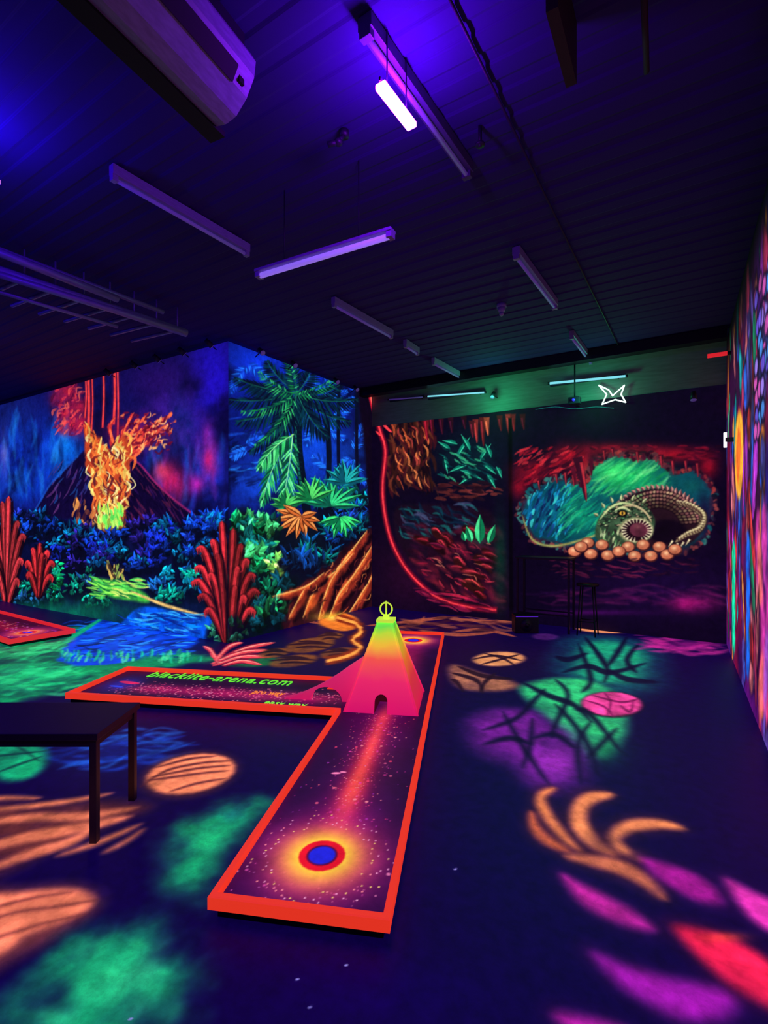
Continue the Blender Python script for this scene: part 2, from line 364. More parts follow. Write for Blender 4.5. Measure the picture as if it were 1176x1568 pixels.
# ================================================================== JUNGLE WALL
J = Canvas(ar((Y_VOLC, Y_BACK, .008)), ar((0, Z_WALL, .008)), lambda x, y: on_x(x, y, X_JUNG), (8, 20, 110))
J.glow(400, 560, 60, 50, (14, 54, 235), .95, patch=.3); J.glow(490, 600, 50, 50, (10, 48, 250), .95, patch=.3)
J.glow(480, 690, 70, 60, (12, 74, 225), .9, patch=.4); J.glow(400, 740, 50, 50, (16, 74, 220), .8, patch=.3)
J.glow(560, 640, 25, 90, (5, 5, 30), .9); J.glow(540, 700, 30, 40, (10, 60, 160), .6)
J.clouds((4, 6, 46), .75, 2.4, .5, 3)
def jf(b, t, bd, cols, n=15, L=18, w=4, **k): J.frond(b, t, bd, n, L, w, cols, **k)
dk = [(4, 18, 44), (4, 32, 54), (5, 12, 38), (5, 50, 66)]; bl = [(20, 80, 225), (30, 120, 250), (10, 50, 160)]
gr = [(8, 90, 60), (20, 140, 70), (8, 60, 66), (50, 190, 100)]
for b, t, bd in [((495, 600), (470, 575), -5), ((495, 600), (530, 600), 6), ((495, 600), (510, 565), 3), ((490, 655), (470, 680), 5), ((490, 655), (525, 672), -5), ((490, 655), (465, 640), -4), ((495, 655), (525, 640), 5), ((380, 560), (355, 600), 8), ((380, 555), (410, 575), 6), ((540, 700), (560, 740), 8), ((540, 690), (555, 650), 6), ((540, 700), (515, 730), 6), ((375, 680), (400, 665), 4), ((380, 690), (355, 700), 5), ((505, 720), (480, 700), 5), ((510, 640), (540, 610), 6), ((545, 600), (525, 570), 4)]:
    jf(b, t, bd, bl, L=14, w=2.4)
J.scr((350, 640, 430, 740), 70, (1, -.3), 22, 3, [(20, 70, 200), (8, 30, 110), (30, 120, 240), (4, 10, 50)], a=.6)
for x in (520, 548, 565): J.line([(x, 560), (x - 2, 680), (x + 2, 800)], 5, (5, 10, 40), 'none', soft=.02)
J.line([(500, 640), (504, 700), (500, 790)], 8, (4, 12, 38), 'none', soft=.02)
J.line([(458, 600), (456, 680), (468, 770), (474, 800)], 13, (4, 14, 34), 'none'); J.line([(455, 612), (453, 680), (465, 770)], 3.5, (16, 120, 96), 'none', a=.8)
for y in range(615, 780, 7): J.line([(452, y), (462, y + 2)], 1.4, (4, 30, 40), 'none')
for t, bd in [((366, 645), -18), ((385, 590), -12), ((410, 555), -8), ((440, 540), 4), ((480, 552), 8), ((520, 590), 14), ((534, 645), 18), ((500, 668), 10), ((385, 690), -20), ((420, 648), -10), ((350, 612), -12), ((545, 612), 14), ((362, 580), -8), ((410, 690), -16)]:
    jf((455, 602), t, bd, dk, n=22, L=22, w=3.2, droop=.35, rib=(20, 100, 80))
for t, bd in [((372, 630), -14), ((398, 570), -8), ((520, 575), 8), ((392, 680), -18), ((440, 545), 3)]:
    jf((452, 606), t, bd, gr, n=18, L=13, w=2.0, droop=.4)
for b, t, bd in [((448, 665), (402, 770), 14), ((448, 668), (430, 780), -4), ((450, 665), (398, 715), 12)]:
    jf(b, t, bd, [(50, 190, 100), (100, 235, 140), (8, 70, 52), (14, 130, 76)], n=22, L=20, w=3.2, droop=.55, rib=(150, 255, 150))
J.poly([(350, 795), (420, 800), (500, 785), (577, 775), (590, 1000), (340, 1000)], (5, 14, 32), soft=.1, rough=.12)
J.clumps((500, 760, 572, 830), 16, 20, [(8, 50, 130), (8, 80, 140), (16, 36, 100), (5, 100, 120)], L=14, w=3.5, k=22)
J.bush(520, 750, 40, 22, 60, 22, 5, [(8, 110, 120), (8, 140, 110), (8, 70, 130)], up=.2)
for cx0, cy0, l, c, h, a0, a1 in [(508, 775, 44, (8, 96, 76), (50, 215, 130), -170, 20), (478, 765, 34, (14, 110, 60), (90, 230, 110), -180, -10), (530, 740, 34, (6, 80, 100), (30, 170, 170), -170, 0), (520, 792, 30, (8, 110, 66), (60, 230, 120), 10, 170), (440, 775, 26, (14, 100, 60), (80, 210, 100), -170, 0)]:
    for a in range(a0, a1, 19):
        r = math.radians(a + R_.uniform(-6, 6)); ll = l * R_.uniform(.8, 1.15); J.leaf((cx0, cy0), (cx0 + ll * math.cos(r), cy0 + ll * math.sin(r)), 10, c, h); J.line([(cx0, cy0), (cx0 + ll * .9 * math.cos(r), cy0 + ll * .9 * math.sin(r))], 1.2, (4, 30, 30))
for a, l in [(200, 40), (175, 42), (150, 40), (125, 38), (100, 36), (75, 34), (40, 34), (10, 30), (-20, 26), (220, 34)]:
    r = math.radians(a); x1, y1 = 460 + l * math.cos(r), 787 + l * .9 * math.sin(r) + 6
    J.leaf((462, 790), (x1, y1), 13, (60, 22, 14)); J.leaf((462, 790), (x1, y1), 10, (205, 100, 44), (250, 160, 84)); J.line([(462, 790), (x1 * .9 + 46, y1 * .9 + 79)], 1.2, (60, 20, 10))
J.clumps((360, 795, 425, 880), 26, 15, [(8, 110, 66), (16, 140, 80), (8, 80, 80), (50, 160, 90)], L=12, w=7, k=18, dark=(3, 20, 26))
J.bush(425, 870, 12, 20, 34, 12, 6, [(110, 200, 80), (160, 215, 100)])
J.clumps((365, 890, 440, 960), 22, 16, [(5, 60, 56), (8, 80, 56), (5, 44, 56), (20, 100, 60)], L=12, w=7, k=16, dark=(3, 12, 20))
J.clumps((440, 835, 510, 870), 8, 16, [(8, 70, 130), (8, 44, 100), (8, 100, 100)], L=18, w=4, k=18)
RP = [(430, 965), (455, 905), (490, 875), (520, 850), (560, 815), (590, 800), (600, 980), (440, 990)]
J.poly(RP, (40, 10, 22), soft=.05, rough=.1)
J.scr((440, 820, 577, 960), 130, (-.6, 1), 26, 5, [(60, 14, 26), (90, 24, 28), (24, 6, 18), (120, 36, 32), (44, 10, 30)], a=.7, curve=.35, jit=.4, mask=RP, soft=.03)
ROOT = [([(566, 815), (522, 872), (487, 905), (468, 948)], 14), ([(578, 832), (548, 880), (522, 915), (506, 955)], 12), ([(545, 850), (515, 885), (500, 920), (492, 952)], 9), ([(584, 866), (562, 905), (534, 948)], 9), ([(500, 880), (470, 902), (422, 916)], 10), ([(470, 905), (456, 930), (446, 950)], 9)]
for P, w in ROOT:
    J.line([(x + 4, y + 3) for x, y in P], w * 1.4, (20, 4, 16), rough=.05, soft=.04); J.line(P, w, (130, 38, 28), rough=.07, soft=.05); J.line([(x - 3, y - 2) for x, y in P], w * .5, (225, 100, 46), soft=.035, rough=.05, a=.9, patch=.2); J.line([(x - 4, y - 3) for x, y in P], w * .17, (255, 205, 110), a=.9, patch=.3, soft=.02)
J.scr((470, 835, 577, 940), 80, (-.6, 1), 12, 2, [(90, 25, 30), (210, 80, 44), (20, 6, 16), (120, 36, 36), (240, 140, 70)], a=.6, curve=.4, jit=.5, mask=RP)
J.glow(515, 945, 34, 8, (255, 200, 60), .9); J.glow(478, 925, 12, 14, (240, 110, 40), .5)
J.redplant(352, 985, [(358, 812), (372, 835), (382, 858), (392, 880), (398, 905), (366, 870), (392, 935), (378, 915), (362, 900)], 11, (175, 40, 48))
J.clumps((355, 950, 372, 990), 4, 12, [(20, 60, 50)], k=14)
RED = [(566, 600), (572, 625), (582, 660), (590, 690), (586, 740), (588, 780), (600, 830), (625, 875), (665, 912), (710, 928), (760, 934)]
J.poly([(545, 575), (568, 600), (582, 640), (592, 700), (586, 800), (565, 800), (560, 700)], (12, 3, 24), soft=.08)
J.line(RED, 7, (190, 20, 45), 'none', soft=.03); J.line(RED, 2.6, (255, 100, 90), 'none')
J.glow(350, 760, 3, 200, (3, 3, 20), .5)
J.mesh('wall_center', lambda s, t: (np.full_like(s, X_JUNG), s, t), M_wall, flip=False)

# ================================================================== BACK WALL
B = Canvas(ar((X_JUNG, X_RIGHT, .008)), ar((0, 3.42, .008)), lambda x, y: on_y(x, y, Y_BACK), (10, 3, 26))
B.glow(1000, 900, 150, 60, (26, 5, 54), .7); B.glow(630, 880, 60, 70, (44, 7, 38), .7)
B.glow(720, 700, 60, 44, (6, 38, 46), .8, patch=.4); B.glow(615, 700, 30, 50, (38, 10, 22), .7)
B.scr((598, 635, 660, 745), 190, (.2, 1), 30, 4.2, [(50, 20, 16), (80, 36, 26), (26, 8, 16), (110, 48, 30), (64, 14, 24), (14, 4, 14)], a=.8, jit=.45, curve=.35, soft=.02)
B.scr((600, 655, 655, 750), 34, (.4, 1), 16, 2.4, [(200, 84, 46), (170, 56, 50), (235, 130, 70)], a=.8, curve=.3)
B.scr((670, 740, 765, 765), 40, (1, .1), 22, 4.5, [(60, 18, 26), (90, 34, 34), (30, 10, 24), (120, 44, 44)], a=.8)
for x, y, l, c in [(652, 645, 30, (140, 22, 40)), (660, 642, 24, (90, 14, 36)), (728, 648, 30, (150, 44, 46)), (738, 645, 38, (110, 26, 36)), (722, 650, 20, (80, 20, 36)), (778, 640, 28, (170, 54, 56)), (785, 640, 20, (110, 26, 36)), (765, 642, 18, (80, 18, 32)), (745, 645, 22, (190, 84, 60)), (690, 645, 18, (50, 12, 34)), (710, 643, 14, (50, 12, 34)), (675, 643, 22, (60, 12, 34)), (800, 640, 18, (60, 14, 30))]:
    B.line([(x, y - 6), (x + 1, y + l / 2), (x + 3, y + l)], 9, tuple(np.array(c) * .7), 'end'); B.line([(x - 1, y), (x + 2, y + l)], 2.2, np.clip(np.array(c) * 1.4, 0, 255), 'end')
for x, y, d in [(690, 690, (-14, -10)), (700, 700, (14, -22)), (715, 712, (-20, 8)), (735, 705, (12, -18)), (740, 712, (14, 10)), (728, 725, (-18, 12)), (745, 725, (10, 16)), (705, 720, (24, 10)), (680, 700, (4, 18)), (752, 700, (-6, -14)), (720, 690, (-10, -18)), (700, 680, (-16, -4)), (760, 715, (6, 12))]:
    B.leaf((x, y), (x + d[0] * 1.3, y + d[1] * 1.3), 9, (4, 44, 50), (10, 110, 90)); B.line([(x, y), (x + d[0] * 1.4, y + d[1] * 1.4)], 1.5, (60, 210, 160))
B.scr((675, 685, 755, 735), 60, (.9, .5), 14, 2.4, [(10, 90, 84), (4, 44, 54), (50, 170, 120), (4, 20, 34)], a=.8)
LB = [(605, 780), (640, 772), (700, 776), (760, 795), (778, 930), (700, 925), (650, 885), (610, 830)]
B.poly(LB, (22, 7, 26), soft=.05)
B.scr((620, 775, 730, 820), 90, (.9, .5), 26, 3.6, [(8, 60, 74), (8, 30, 54), (20, 100, 100), (30, 12, 34), (60, 66, 100), (8, 8, 26)], a=.8, curve=.3, soft=.02)
B.scr((630, 810, 770, 925), 150, (.85, .5), 26, 7, [(70, 12, 34), (100, 20, 44), (34, 6, 26), (50, 8, 40), (130, 26, 46)], a=.6, curve=.3, mask=LB, soft=.04)
for i in range(26):
    x = R_.uniform(635, 755); y = R_.uniform(815, 915)
    if x - 620 < (y - 800) * .75: continue
    rx, ry = R_.uniform(9, 22), R_.uniform(4, 10); c = np.array(R_.choice([(150, 30, 46), (190, 60, 60), (120, 20, 60), (200, 50, 66)])); g = R_.uniform(20, 45)
    B.ell(x, y, rx, ry, tuple(c * .22), g, soft=.03, rough=.03); B.line([(x - rx * .8, y - ry * .8), (x, y - ry * .7), (x + rx * .9, y + ry * .6)], 5, tuple(c * .6), rough=.04, soft=.025); B.line([(x - rx * .6, y - ry * .95), (x, y - ry * .8), (x + rx * .6, y + ry * .2)], 1.8, tuple(np.clip(c * 1.2, 0, 255)), patch=.3)
B.scr((645, 830, 750, 915), 70, (.85, .5), 14, 2, [(150, 20, 50), (20, 4, 20), (210, 50, 70), (235, 130, 100)], a=.6, mask=LB, jit=.6)
for x, y, dx, dy, w in [(735, 832, 0, -44, 16), (722, 830, -8, -24, 12), (748, 832, 10, -28, 12), (712, 828, -4, -14, 9)]:
    B.leaf((x, y), (x + dx, y + dy), w, (8, 110, 70), (80, 235, 150)); B.line([(x, y), (x + dx * .9, y + dy * .9)], 1.2, (4, 50, 40))
B.glow(735, 822, 16, 16, (16, 130, 80), .35); B.glow(766, 855, 12, 80, (6, 50, 38), .8, patch=.3)
B.poly([(778, 640), (784, 640), (786, 945), (780, 945)], (4, 2, 10), smooth=False, soft=.02)
B.line(RED, 7, (150, 12, 38), 'none', soft=.04); B.line(RED, 2.4, (240, 60, 70), 'none')
B.line([(578, 640), (592, 655), (600, 662)], 4, (255, 60, 70)); B.line([(584, 668), (575, 660)], 3, (255, 60, 70)); B.line([(660, 908), (700, 912), (730, 922)], 4, (180, 30, 64)); B.scr((640, 905, 760, 935), 24, (1, .3), 26, 3, [(120, 14, 54), (170, 30, 70), (60, 8, 40)], a=.7)
# cave arch: red rock rim
for x, y, rx, ry in [(815, 722, 32, 20), (868, 700, 28, 22), (795, 745, 14, 22), (1030, 695, 60, 14), (940, 688, 60, 12), (1085, 715, 18, 20), (895, 715, 14, 30)]:
    B.glow(x, y, rx, ry, (150, 10, 34), .85, patch=.5)
B.scr((790, 685, 890, 740), 110, (.8, -.5), 16, 3.4, [(190, 18, 40), (110, 8, 34), (46, 4, 26), (220, 50, 60)], a=.6)
B.scr((905, 682, 1100, 704), 70, (1, .1), 14, 3, [(130, 12, 36), (70, 6, 28), (30, 4, 22)], a=.6)
CV = [(796, 795), (794, 778), (812, 752), (838, 735), (862, 732), (893, 742), (902, 722), (922, 702), (950, 694), (975, 702), (1000, 698), (1018, 712), (1040, 722), (1062, 716), (1080, 732), (1094, 755), (1092, 790), (1078, 828), (1040, 846), (960, 848), (880, 842), (850, 836), (815, 826)]
B.poly(CV, (46, 28, 50), soft=.04, rough=.06)
c2 = [(945 + (x - 945) * .95, 775 + (y - 775) * .93) for x, y in CV]
B.poly(c2, (6, 66, 82), soft=.04, rough=.04)
B.glow(960, 730, 56, 30, (20, 185, 100), .95); B.glow(935, 722, 30, 16, (66, 230, 120), .85); B.glow(1060, 745, 20, 14, (10, 80, 76), .6)
B.glow(840, 780, 32, 26, (8, 106, 140), .75); B.glow(895, 790, 34, 30, (10, 140, 105), .85)
B.glow(1078, 790, 14, 40, (24, 8, 50), .9); B.glow(1000, 832, 80, 14, (24, 8, 26), .95)
B.scr((798, 742, 872, 820), 150, (-.45, 1), 15, 3.2, [(20, 150, 190), (6, 56, 90), (10, 100, 150), (60, 210, 205), (8, 24, 66), (20, 56, 120)], a=.8, mask=c2)
B.scr((862, 740, 930, 818), 120, (.9, -.75), 30, 2.6, [(16, 170, 110), (8, 100, 84), (60, 215, 135), (5, 60, 76), (12, 140, 120)], a=.45, mask=c2)
B.scr((905, 700, 1020, 752), 110, (.85, -.6), 32, 2.6, [(60, 220, 110), (16, 145, 70), (120, 240, 140), (8, 110, 76)], a=.4, mask=c2, soft=.02)
CVs = catmull(CV, 6, True)
for i in range(len(CVs)):
    P = CVs[i]
    cl = [(120, 32, 44), (150, 50, 50), (60, 10, 34), (30, 6, 24), (80, 40, 50)] if P[1] < 760 and P[0] > 880 else [(80, 32, 44), (14, 80, 90), (130, 54, 56), (30, 14, 40), (50, 110, 104), (10, 6, 24)]
    for _ in range(2): B.ell(P[0] + R_.uniform(-3, 3), P[1] + R_.uniform(-3, 3), R_.uniform(2.5, 5.5), R_.uniform(1.5, 3.4), R_.choice(cl), R_.uniform(0, 180), a=.85)
for x, y, l, w in [(852, 728, 12, 6), (866, 726, 18, 7), (878, 730, 14, 6), (1012, 700, 16, 7), (1030, 708, 18, 7), (1050, 708, 14, 6), (1068, 712, 18, 7), (925, 692, 12, 6), (938, 690, 9, 5), (976, 694, 14, 6), (825, 738, 12, 6)]:
    B.line([(x, y - 4), (x + 1, y + l)], w, (60, 8, 30), 'end'); B.line([(x - 1, y - 2), (x + 1, y + l)], w * .35, (180, 44, 56), 'end')
B.line([(800, 790), (815, 826), (850, 836), (905, 822), (935, 808)], 3.4, (150, 150, 84), soft=.02)
B.line([(884, 700), (892, 735), (898, 768)], 15, (54, 8, 32), 'end'); B.line([(890, 708), (896, 745), (898, 767)], 4.5, (175, 40, 52), 'end'); B.line([(877, 715), (882, 742)], 8, (80, 12, 36), 'end'); B.line([(905, 703), (906, 730)], 7, (70, 10, 36), 'end')
# reptile guarding its nest: coiled body with plates, tail curling round on the right
BD = [(915, 820), (925, 796), (945, 772), (972, 755), (1003, 748), (1035, 753), (1060, 768), (1078, 790), (1074, 815), (1050, 834), (1000, 838), (930, 838)]
B.poly(BD, (34, 14, 26), soft=.02)
for i in range(26):
    t = i / 25; a = math.pi * (1.12 + .84 * t)
    x = 1005 + 68 * math.cos(a); y = 806 + 57 * math.sin(a)
    B.leaf((x - 2, y), (x + 9 * math.cos(a - .7), y + 9 * math.sin(a - .7)), 6, (80, 40, 50), (205, 145, 130))
for r in range(5):
    for i in range(34 - r * 4):
        t = (i + .5) / (34 - r * 4); a = math.pi * (1.06 + .9 * t); rr = 63 - r * 6.4
        x = 1008 + rr * math.cos(a); y = 808 + rr * .86 * math.sin(a); k = [1, .85, .7, .55, .42][r]
        gcol = [(120, 150, 96), (160, 160, 110)] if t < .35 else [(170, 112, 100), (150, 90, 90), (186, 150, 116)]
        c = np.array(R_.choice(gcol)) * k * R_.uniform(.8, 1.1)
        B.ell(x, y, 3.6, 3.0, (20, 6, 16)); B.ell(x, y - .8, 2.8, 2.0, tuple(c))
B.ell(1022, 814, 30, 19, (12, 3, 18), soft=.04)
P = [(1034, 770), (1056, 774), (1076, 788), (1072, 808), (1052, 818), (1034, 830)]
B.line(P, 13, (50, 34, 34)); B.line(P, 9, (150, 134, 96))
for i in range(1, 24):
    q = catmull(P, 5)[i]; B.line([(q[0] - 4, q[1] - 3), (q[0] + 1, q[1] + 4)], 1.6, (60, 34, 36), 'none'); B.ell(q[0] + 1, q[1] - 3, 2, 1.3, (228, 212, 160))
for x, y in [(1030, 828), (1038, 832), (1047, 830), (1056, 826)]: B.line([(x, y), (x - 6, y + 9)], 3, (235, 220, 170), 'end')
# head: crocodile-like, resting on the eggs, jaw open to the front
HD = [(914, 826), (912, 808), (920, 788), (938, 772), (960, 767), (985, 773), (999, 787), (1003, 803), (993, 824), (974, 838), (940, 840)]
B.poly(HD, (50, 74, 52), soft=.02, var=.4)
for i in range(150):
    x = R_.uniform(914, 1000); y = R_.uniform(768, 806)
    if inside(HD, x, y):
        g = np.array(R_.choice([(120, 175, 110), (80, 130, 84), (165, 180, 130), (30, 46, 36), (185, 165, 130)])) * R_.uniform(.7, 1.1)
        B.ell(x, y, R_.uniform(1.5, 3.2), R_.uniform(1.2, 2.2), (16, 16, 18), R_.uniform(-40, 40)); B.ell(x, y - .6, 1.9, 1.3, tuple(g))
B.line([(918, 796), (934, 778), (954, 770), (974, 775)], 3.4, (190, 205, 140)); B.line([(952, 776), (970, 774), (988, 784), (998, 800)], 3.4, (180, 160, 120))
B.ell(953, 786, 8, 5.4, (10, 8, 12)); B.ell(953, 786, 4.6, 3.2, (225, 170, 60)); B.ell(953, 786, 1.4, 2.6, (10, 4, 8)); B.line([(942, 781), (954, 777), (966, 783)], 3.4, (205, 210, 150))
B.ell(974, 812, 27, 20, (140, 140, 100), soft=.02); B.ell(975, 812, 23, 16.5, (30, 8, 20)); B.ell(979, 811, 15, 11, (90, 36, 54), var=.4); B.glow(976, 806, 7, 5, (150, 84, 90), .6)
for i in range(22):
    a = math.radians(100 + i * 15.5); B.line([(975 + 24 * math.cos(a), 812 + 18 * math.sin(a)), (975 + 16 * math.cos(a), 812 + 11.5 * math.sin(a))], 2.6, (230, 218, 175), 'end')
B.scr((914, 812, 950, 838), 44, (-.2, 1), 8, 2.2, [(190, 200, 150), (100, 120, 80), (36, 24, 30), (110, 190, 110)], a=.9)
for x, y, dx, dy in [(926, 778, -5, -8), (938, 770, -3, -9), (952, 766, 0, -9), (968, 766, 4, -8), (916, 790, -7, -4), (984, 770, 7, -7)]:
    B.leaf((x, y), (x + dx, y + dy), 5, (90, 100, 70), (200, 205, 150))
for x, y in [(900, 832), (922, 835), (962, 838), (985, 835), (1010, 838), (880, 845), (905, 849), (931, 851), (948, 845), (972, 852), (997, 852), (1022, 850), (890, 838), (1034, 842)]:
    B.ell(x, y, 11, 8.8, (60, 20, 24)); B.ell(x - .5, y - 1, 9.6, 7.4, (190, 104, 74)); B.glow(x - 2, y - 3, 5, 4, (248, 195, 145), .85)
B.scr((845, 856, 1065, 885), 80, (1, .1), 22, 2.6, [(44, 8, 34), (80, 16, 50), (20, 4, 28), (110, 24, 60)], a=.6)
B.scr((820, 900, 1100, 925), 60, (1, .05), 40, 2.6, [(90, 12, 76), (50, 8, 70), (130, 24, 96)], a=.35, soft=.03)  # purple haze and glow along the wall foot, put into the mural colour
B.glow(1060, 925, 40, 14, (170, 16, 110), .85, patch=.4); B.glow(900, 938, 100, 5, (80, 8, 100), .6)
B.mesh('wall_back', lambda s, t: (s, np.full_like(s, Y_BACK), t), M_wall)

# ================================================================== RIGHT WALL
Q = Canvas(ar((.4, Y_BACK, .014)), ar((0, Z_WALL, .012)), lambda x, y: (x, y), (48, 6, 52))
Q.clouds((160, 14, 60), .8, .8, .40, 5); Q.clouds((30, 30, 150), .7, .9, .5, 8); Q.clouds((90, 12, 120), .6, 1.4, .5, 18)
pal = [(225, 44, 64), (240, 60, 120), (30, 165, 170), (44, 90, 220), (245, 140, 60), (170, 50, 190), (40, 185, 130), (125, 90, 225), (205, 50, 56), (80, 80, 180), (235, 120, 130)]
for i in range(300):
    x = R_.uniform(.4, 8); z = R_.uniform(.1, 3.8); c = np.array(R_.choice(pal)) * R_.uniform(.45, 1.)
    a = R_.uniform(60, 120); rx = R_.uniform(.14, .42); ry = R_.uniform(.05, .14)
    Q.ell(x, z, rx * 1.1, ry * 1.25, (20, 3, 28), a, soft=.05, a=.75, rough=.04); Q.ell(x, z, rx, ry, tuple(c), a, soft=.04, var=.5, rough=.06, a=.9)
    Q.ell(x + R_.uniform(-.05, .05), z + .05, rx * .5, ry * .4, tuple(np.clip(c * 1.5, 0, 255)), a, soft=.03, a=.7)
Q.poly([(6.0, 2.5), (6.3, 2.75), (6.7, 2.7), (6.9, 2.35), (6.7, 1.95), (6.3, 1.85), (6.05, 2.1)], (240, 165, 50), soft=.06, var=.4)
Q.poly([(6.2, 2.4), (6.5, 2.6), (6.7, 2.3), (6.5, 2.0)], (245, 110, 40), soft=.06)
for z in (.3, .6, .9, 1.2): Q.ell(7.0, z, .2, .2, (20, 215, 160), 20, soft=.08, var=.4, rough=.08); Q.ell(5.6, z + .1, .14, .2, (30, 100, 230), 10, soft=.08, var=.4, rough=.08)
for k in range(50):
    y0 = R_.uniform(3.9, 5.1); z0 = R_.uniform(2.3, 3.5); Q.ell(y0, z0, .12, .09, (20, 8, 40), soft=.03); Q.ell(y0, z0, .09, .065, R_.choice([(150, 120, 225), (100, 76, 200), (70, 130, 210), (200, 80, 170)]), soft=.02)
for k in range(16): Q.ell(R_.uniform(3.9, 5), R_.uniform(.3, 1.6), .12, .3, R_.choice([(220, 70, 120), (190, 50, 150), (150, 70, 180), (230, 100, 110)]), R_.uniform(-30, 30), soft=.08, rough=.06, var=.4)
Q.glow(7.8, 1.8, .25, 2, (130, 10, 30), .6, patch=.3)
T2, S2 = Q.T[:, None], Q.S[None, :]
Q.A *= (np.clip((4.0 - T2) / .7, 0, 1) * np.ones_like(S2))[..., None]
Q.mesh('wall_right', lambda s, t: (xr(s), s, t), M_wall, flip=True)

# ================================================================== FLOOR
F = Canvas(ar((-13.6, -4.6, .026), (-4.6, X_EDGE, .008)), ar((-1.5, .3, .06), (.3, 4.6, .008), (4.6, Y_BACK, .013)), lambda x, y: on_z(x, y, 0), (10, 1, 54))  # navy base glows by itself: ambient violet light put into the colour
F.glow(760, 1010, 180, 40, (24, 3, 44), .8); F.glow(960, 1000, 150, 30, (26, 5, 62), .7)
F.glow(150, 1130, 200, 50, (6, 8, 54), .7); F.glow(580, 1520, 200, 60, (12, 0, 70), .7)
def dstrokes(c, P, w=4, col=(28, 8, 30), a=.9, soft=.02):
    for p in P: c.line(p, w, col, 'both', a=a, soft=soft)
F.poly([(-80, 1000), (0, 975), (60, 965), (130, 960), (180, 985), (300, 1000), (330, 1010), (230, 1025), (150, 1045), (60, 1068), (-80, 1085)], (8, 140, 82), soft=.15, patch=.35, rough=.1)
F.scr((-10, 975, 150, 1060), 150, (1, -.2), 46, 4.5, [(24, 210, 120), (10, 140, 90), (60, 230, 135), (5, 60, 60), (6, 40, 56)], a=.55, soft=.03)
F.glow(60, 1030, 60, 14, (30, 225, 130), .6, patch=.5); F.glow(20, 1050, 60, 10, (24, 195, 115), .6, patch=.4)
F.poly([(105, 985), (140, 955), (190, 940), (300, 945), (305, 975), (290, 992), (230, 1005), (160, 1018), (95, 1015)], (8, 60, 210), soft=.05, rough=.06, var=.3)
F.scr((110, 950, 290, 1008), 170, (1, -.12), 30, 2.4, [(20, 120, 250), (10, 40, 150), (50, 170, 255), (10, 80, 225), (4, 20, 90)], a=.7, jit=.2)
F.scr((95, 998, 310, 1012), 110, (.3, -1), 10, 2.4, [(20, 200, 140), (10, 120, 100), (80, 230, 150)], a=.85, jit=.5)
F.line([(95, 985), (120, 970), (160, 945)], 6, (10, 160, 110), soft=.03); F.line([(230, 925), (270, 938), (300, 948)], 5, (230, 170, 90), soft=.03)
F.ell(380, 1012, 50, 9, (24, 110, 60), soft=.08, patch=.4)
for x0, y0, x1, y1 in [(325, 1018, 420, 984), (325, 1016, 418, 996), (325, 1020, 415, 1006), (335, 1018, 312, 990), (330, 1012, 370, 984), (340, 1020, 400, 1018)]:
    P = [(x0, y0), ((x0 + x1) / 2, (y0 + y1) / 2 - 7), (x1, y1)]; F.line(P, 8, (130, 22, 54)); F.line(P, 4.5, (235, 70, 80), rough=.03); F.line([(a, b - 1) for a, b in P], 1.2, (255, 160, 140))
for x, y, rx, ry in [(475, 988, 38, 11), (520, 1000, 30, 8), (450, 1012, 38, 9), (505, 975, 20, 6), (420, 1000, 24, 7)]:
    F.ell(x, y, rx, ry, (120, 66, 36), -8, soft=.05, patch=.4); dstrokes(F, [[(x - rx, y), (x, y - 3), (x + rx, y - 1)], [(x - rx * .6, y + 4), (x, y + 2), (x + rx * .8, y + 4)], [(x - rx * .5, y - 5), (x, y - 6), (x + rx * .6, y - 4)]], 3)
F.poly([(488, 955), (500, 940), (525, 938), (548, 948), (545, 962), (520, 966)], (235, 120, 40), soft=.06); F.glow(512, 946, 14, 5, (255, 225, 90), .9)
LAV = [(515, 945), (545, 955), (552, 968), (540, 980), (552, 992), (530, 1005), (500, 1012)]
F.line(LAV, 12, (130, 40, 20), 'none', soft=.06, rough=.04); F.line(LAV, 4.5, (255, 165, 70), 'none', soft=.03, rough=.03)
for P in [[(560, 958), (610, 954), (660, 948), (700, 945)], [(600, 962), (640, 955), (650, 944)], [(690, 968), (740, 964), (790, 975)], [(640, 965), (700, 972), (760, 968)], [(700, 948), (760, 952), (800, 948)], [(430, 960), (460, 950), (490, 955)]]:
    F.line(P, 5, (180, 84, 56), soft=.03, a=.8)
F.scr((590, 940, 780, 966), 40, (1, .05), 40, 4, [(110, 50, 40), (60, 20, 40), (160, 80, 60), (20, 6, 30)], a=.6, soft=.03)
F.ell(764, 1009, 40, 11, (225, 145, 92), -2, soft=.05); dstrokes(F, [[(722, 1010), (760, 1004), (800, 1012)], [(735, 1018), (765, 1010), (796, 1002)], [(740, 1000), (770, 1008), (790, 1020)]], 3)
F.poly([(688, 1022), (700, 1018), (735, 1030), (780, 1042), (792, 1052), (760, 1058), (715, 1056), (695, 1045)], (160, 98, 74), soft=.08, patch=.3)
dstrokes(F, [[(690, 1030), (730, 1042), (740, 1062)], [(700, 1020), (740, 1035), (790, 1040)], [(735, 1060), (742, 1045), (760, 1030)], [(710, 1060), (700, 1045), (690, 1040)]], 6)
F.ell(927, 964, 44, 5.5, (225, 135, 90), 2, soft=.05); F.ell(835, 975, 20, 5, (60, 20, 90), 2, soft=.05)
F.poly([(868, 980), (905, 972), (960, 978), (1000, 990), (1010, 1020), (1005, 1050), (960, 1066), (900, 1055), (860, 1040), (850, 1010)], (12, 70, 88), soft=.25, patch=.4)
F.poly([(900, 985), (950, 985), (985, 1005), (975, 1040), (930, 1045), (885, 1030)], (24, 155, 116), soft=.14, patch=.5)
F.poly([(798, 1052), (850, 1038), (910, 1045), (950, 1070), (960, 1110), (945, 1140), (915, 1160), (880, 1135), (845, 1105), (815, 1080)], (46, 195, 115), soft=.08, patch=.35)
